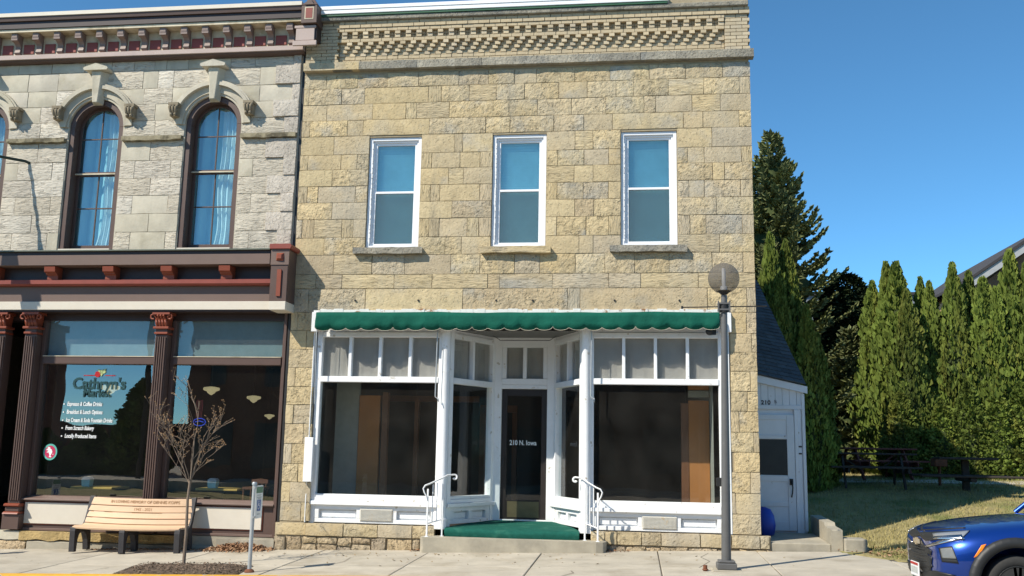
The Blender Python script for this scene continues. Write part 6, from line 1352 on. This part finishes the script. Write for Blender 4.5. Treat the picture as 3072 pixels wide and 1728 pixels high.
me=bpy.data.meshes.new('tmp'); me.from_pydata(vs,[],fs); bm=bmesh.new(); bm.from_mesh(me); bmesh.ops.recalc_face_normals(bm,faces=bm.faces); bm.to_mesh(me); bm.free()
tmp=bpy.data.objects.new('tmp',me); col.objects.link(tmp); ss=tmp.modifiers.new('s','SUBSURF'); ss.levels=3; ss.render_levels=3
cut=MB(); WX=[.77,3.42]; WR=.34
for wx in WX:
    for s in (-1,1): cut.lathe([(.415,0),(.415,.32)],(0,0,0),36,lambda a,b,c,wx=wx,s=s:(wx+a,s*(.62+c),.345+b))
cb=cut.build('tmp_cut',None,None,local=True)
bmc=bmesh.new(); bmc.from_mesh(cb.data); bmesh.ops.recalc_face_normals(bmc,faces=bmc.faces); bmc.to_mesh(cb.data); bmc.free()
bo=tmp.modifiers.new('b','BOOLEAN'); bo.object=cb; bo.operation='DIFFERENCE'; bo.solver='EXACT'
dg=bpy.context.evaluated_depsgraph_get(); dg.update(); bme=bpy.data.meshes.new_from_object(tmp.evaluated_get(dg)); bme.materials.clear(); bme.materials.append(m_['carblue'])
for p in bme.polygons: p.use_smooth=True
bpy.data.objects.remove(tmp); bpy.data.objects.remove(cb)
body=link('body',bme,car); 
bvh=BVHTree.FromPolygons([v.co+Vector((CX,CY,CZ_)) for v in bme.vertices],[tuple(p.vertices) for p in bme.polygons])
def patch(name,corners,mt,off=.006,n=10,m=6,parent=None,mirror=True,thick=.01):
    "panel lying on the body: corners as seen on the survey photograph, carried on to the body surface"
    par=parent or car
    g=[];a,b,c,d=[Vector(p) for p in corners]
    for j in range(m+1):
        for i in range(n+1):
            u,v=i/n,j/m; p=(a*(1-u)+b*u)*(1-v)+(d*(1-u)+c*u)*v
            dr=ray(p.x,p.y).normalized(); h=bvh.ray_cast(CAMP,dr)
            if h[0] is None: g.append(None); continue
            nn=h[1]; nn=nn if nn.dot(dr)<0 else -nn
            g.append(h[0]+nn*off)
    res=None
    for s in ((1,-1) if mirror else (1,)):
        mb=MB(); idx={}
        for k,p in enumerate(g):
            if p is not None: idx[k]=len(mb.v); mb.v.append((p.x,CY+(p.y-CY)*s,p.z))
        for j in range(m):
            for i in range(n):
                q=[j*(n+1)+i,j*(n+1)+i+1,(j+1)*(n+1)+i+1,(j+1)*(n+1)+i]
                if all(k in idx for k in q): mb.f.append(tuple(idx[k] for k in q)); mb.s.append(True)
        if mb.f:
            o=mb.build(name,mt,par); so=o.modifiers.new('t','SOLIDIFY'); so.thickness=thick; so.offset=0; res=res or o
    return res
def cz(x,y,s=5.843): return (2640+x/s,1480+y/s)
patch('hood_shadow_gap',[cz(690,640),cz(1500,600),cz(1500,612),cz(690,655)],m_['carblack'],.002,12,1)
patch('headlight_housing',[cz(640,690),cz(1580,660),cz(1440,800),cz(800,830)],m_['carblack'],.004,16,5)
hl=patch('headlight',[cz(930,715),cz(1570,670),cz(1460,770),cz(960,800)],m_['reflector'],.010,12,4); 
patch('daytime_light',[cz(960,775),cz(1440,745),cz(1490,820),cz(940,815)],m_['chrome'],.016,12,2)
patch('chrome_strip',[cz(800,920),cz(1250,775),cz(1480,800),cz(820,945)],m_['chrome'],.008,14,2)
patch('upper_grille',[cz(510,880),cz(720,790),cz(800,930),cz(520,960)],m_['carblack'],.006,8,4,mirror=True)
patch('lower_grille',[cz(510,985),cz(800,960),cz(930,1290),cz(560,1330)],m_['carblack'],.006,10,8)
patch('bumper_lip',[cz(540,1400),cz(960,1350),cz(1340,1440),cz(560,1600)],m_['carblack'],.008,10,4)
patch('fog_lamp_recess',[cz(1035,960),cz(1270,930),cz(1380,1230),cz(1090,1200)],m_['carblack'],.004,8,8)
patch('fog_lamp',[cz(1070,975),cz(1270,955),cz(1345,1150),cz(1105,1140)],m_['foglens'],.012,8,8)
patch('side_marker',[cz(1775,920),cz(1860,900),cz(1720,1110),cz(1640,1130)],m_['amber'],.022,5,7)
# grille bars, badge, plate
T0=lambda x,y,z:(CX+x,CY+y,CZ_+z)
for k,z in enumerate((.47,.53,.59,.66)):
    q=MB(); pts=[]
    for i in range(13): yy=-.58+1.16*i/12; pts.append(T0(-.012+.10*abs(yy/.6)**2.6+(.015 if z<.5 else 0),yy,z))
    q.tube(pts,.011,6); q.build('grille_bar',m_['carblack'],car)
q=MB(); q.prism([(-.09,-.025),(-.03,-.025),(-.03,-.04),(.03,-.04),(.03,-.025),(.09,-.025),(.075,.025),(.03,.025),(.03,.04),(-.03,.04),(-.03,.025),(-.105,.025)],-.03,-.012,'yz') if False else q.prism([(y,.735+z) for y,z in [(-.09,-.025),(-.03,-.025),(-.03,-.04),(.03,-.04),(.03,-.025),(.09,-.025),(.105,.025),(.03,.025),(.03,.04),(-.03,.04),(-.03,.025),(-.075,.025)]],-.035,-.01,'yz',T=T0); q.build('badge',m_['gold'],car)
q=MB(); q.box(-.062,-.045,-.155,.155,.34,.50,T0); pl=q.build('number_plate',m_['plate'],car,bevel=.004)
q=MB(); q.box(-.064,-.0625,-.15,.15,.465,.493,T0); q.build('plate_band',m_['redp'],pl)
q=MB()
for i in range(6): q.box(-.0645,-.063,-.125+i*.044,-.095+i*.044,.375,.445,T0)
q.build('plate_characters',m_['signgrey'],pl)
# arches and wheels
for wx in WX:
    for s in (-1,1):
        q=MB(); n=22
        for i in range(n):
            t0=rad(-12+204*i/n); t1=rad(-12+204*(i+1)/n)
            def P(r,t,yy): return T0(wx+r*math.cos(t),s*yy,.345+r*math.sin(t))
            y0,y1=.872,.925
            q.add([P(.415,t0,y1),P(.505,t0,y1-.012),P(.505,t1,y1-.012),P(.415,t1,y1),P(.415,t0,y0-.2),P(.52,t0,y0),P(.52,t1,y0),P(.415,t1,y0-.2)],[(0,1,2,3),(1,5,6,2),(0,3,7,4)],True)
        q.build('wheel_arch',m_['carblack'],car)
        q=MB(); q.lathe([(.43,.60),(.43,.61)],(0,0,0),24,lambda a,b,c:T0(wx+a,s*c,.345+b)); q.build('wheel_well',m_['carblack'],car)
        wl=part('wheel',car); TT=lambda a,b,c:T0(wx+a,s*c,.33+b)
        q=MB(); q.lathe([(.235,.665),(.30,.66),(.335,.69),(.343,.73),(.343,.82),(.333,.865),(.30,.885),(.25,.88),(.235,.865)],(0,0,0),36,TT); q.build('tyre',m_['tyre'],wl)
        q=MB(); q.lathe([(.236,.70),(.236,.872),(.222,.868),(.205,.80),(.06,.79),(.02,.79)],(0,0,0),32,TT); q.build('rim',m_['carblack'],wl)
        for k in range(5):
            a=rad(18+72*k); c_,s_=math.cos(a),math.sin(a); q=MB()
            R2=lambda u,v:(u*c_-v*s_,u*s_+v*c_)
            pp=[(.03,-.03),(.225,-.045),(.225,-.015),(.07,0),(.225,.015),(.225,.045),(.03,.03)]
            q.prism([R2(*p) for p in pp],.835,.865,'xy',T=TT); q.build('spoke',m_['alloy'],wl)
# cabin
q=MB(); q.hexa([T0(2.13,-.66,1.60),T0(2.13,.66,1.60),T0(3.75,.64,1.63),T0(3.75,-.64,1.63),T0(2.17,-.58,1.645),T0(2.17,.58,1.645),T0(3.6,.56,1.675),T0(3.6,-.56,1.675)]); q.build('roof',m_['carblue'],car,bevel=.02,bseg=2)
q=MB(); q.add([T0(1.45,-.74,1.06),T0(1.45,.74,1.06),T0(2.12,.62,1.60),T0(2.12,-.62,1.60)],[(0,1,2,3)]); q.build('windscreen',m_['carglass'],car)
q=MB(); q.add([T0(4.25,-.74,1.06),T0(4.25,.74,1.06),T0(3.77,.60,1.63),T0(3.77,-.60,1.63)],[(0,3,2,1)]); q.build('rear_window',m_['carglass'],car)
for s in (-1,1):
    q=MB(); q.tube([T0(1.38,s*.80,1.05),T0(1.75,s*.745,1.36),T0(2.15,s*.655,1.62)],[.03,.032,.035],8); q.build('front_pillar',m_['carblue'],car)
    q=MB(); q.add([T0(1.5,s*.80,1.06),T0(2.55,s*.84,1.06),T0(2.55,s*.67,1.60),T0(2.15,s*.66,1.60)],[(0,1,2,3)]); q.build('door_window',m_['carglass'],car)
    q=MB(); q.add([T0(2.63,s*.84,1.06),T0(4.15,s*.80,1.06),T0(3.75,s*.65,1.61),T0(2.63,s*.67,1.60)],[(0,1,2,3)]); q.build('door_window',m_['carglass'],car)
    q=MB(); q.tube([T0(2.59,s*.85,1.05),T0(2.59,s*.67,1.61)],.035,8); q.build('centre_pillar',m_['carblack'],car)
    q=MB(); q.tube([T0(4.2,s*.78,1.05),T0(3.75,s*.63,1.62)],.05,8); q.build('rear_pillar',m_['carblue'],car)
    q=MB(); q.box(1.62,1.80,s*.93,s*1.10,1.02,1.16,T0); q.build('mirror',m_['carblue'],car,bevel=.03,bseg=2)
    for xx in (1.55,2.6): q=MB(); q.box(xx,xx+.012,s*.895,s*.918,.42,1.02,T0); q.build('door_gap',m_['carblack'],car)
    for xx in (2.3,3.3): q=MB(); q.box(xx,xx+.2,s*.905,s*.945,.86,.895,T0); q.build('door_handle',m_['carblue'],car,bevel=.01)
    q=MB(); q.box(1.45,2.95,s*.84,s*.92,.22,.34,T0); q.build('sill_cladding',m_['carblack'],car,bevel=.02)
q=MB(); q.tube([T0(1.42,-.7,1.08),T0(1.38,-.1,1.12),T0(1.43,.6,1.10)],.012,6); q.build('wiper',m_['carblack'],car)
q=MB(); q.box(1.3,4.1,-.6,.6,.5,1.05,T0); q.build('cabin_floor',m_['carblack'],car)
# =================================================================== ACROSS THE STREET (seen in the shop windows)
q=MB(); q.box(-70,40,-64,-30,-.6,-.12); tag(q.build('far_sidewalk',m_['conc']),'pavement on the opposite side of the street, seen only in window reflections',kind='structure')
def opp(x0,x1,y0,y1,h,lab,nw,cat='building'):
    t=thing('opposite_building',lab,cat,((x0+x1)/2,(y0+y1)/2,0))
    q=MB(); q.box(x0,x1,y0,y1,-.3,h); q.build('wall',m_['redbrick'],t)
    q=MB(); q.box(x0-.1,x1+.1,y0-.1,y1+.15,h+.003,h+.35); q.build('cornice',m_['dkbrown'],t)
    for i in range(nw):
        x=x0+(x1-x0)*(i+.5)/nw
        for z in ((4.8,6.9) if h>7 else ()):
            pass
        if h>7: q=MB(); q.box(x-.5,x+.5,y1+.003,y1+.05,4.9,6.9); q.build('window',m_['dkglass'],t)
        q=MB(); q.box(x-1.1,x+1.1,y1+.003,y1+.06,.6,3.0); q.build('shop_window',m_['dkglass'],t)
opp(-24.5,-8,-48,-34,9.6,'two storey brick building across the street reflected in the cafe window',5)
opp(-7.6,14,-48,-34,10.5,'taller brick building across the street reflected in the empty shopfront',6)
opp(-62,-37.6,-43,-40,9.0,'brick building across the street at the left edge of the cafe window reflection',6)
opp(-56,-33,-68,-58,3.0,'low brick building far across the street under the reflected sky',4)
t=thuja(1536,864,9.5,2.4,'broad dark evergreen across the street reflected in the cafe window',0); t.location=(-29.0,-37.5,-.3)
for c in t.children: c.scale.z=5.7
for i,(x,y,h) in enumerate(((-34.6,-37,2.7),(-32.3,-38,3.1))):
    t=thuja(1536,864,9.5,2.0,['round dark bush across the street, left in the cafe window reflection','broad bush across the street beside the reflected evergreen'][i],i%4); t.location=(x,y,-.3)
    for c in t.children: c.scale.z=h
up=thing('utility_pole','wooden utility pole with crossarm across the street reflected in the cafe window','pole',(-26.2,-32.5,-.2))
q=MB(); q.tube([(-26.2,-32.5,-.3),(-26.2,-32.5,11)],[.16,.11],8); q.build('post',m_['treebark'],up); q=MB(); q.box(-27.4,-25.0,-32.7,-32.6,10.0,10.15); q.build('crossarm',m_['treebark'],up)
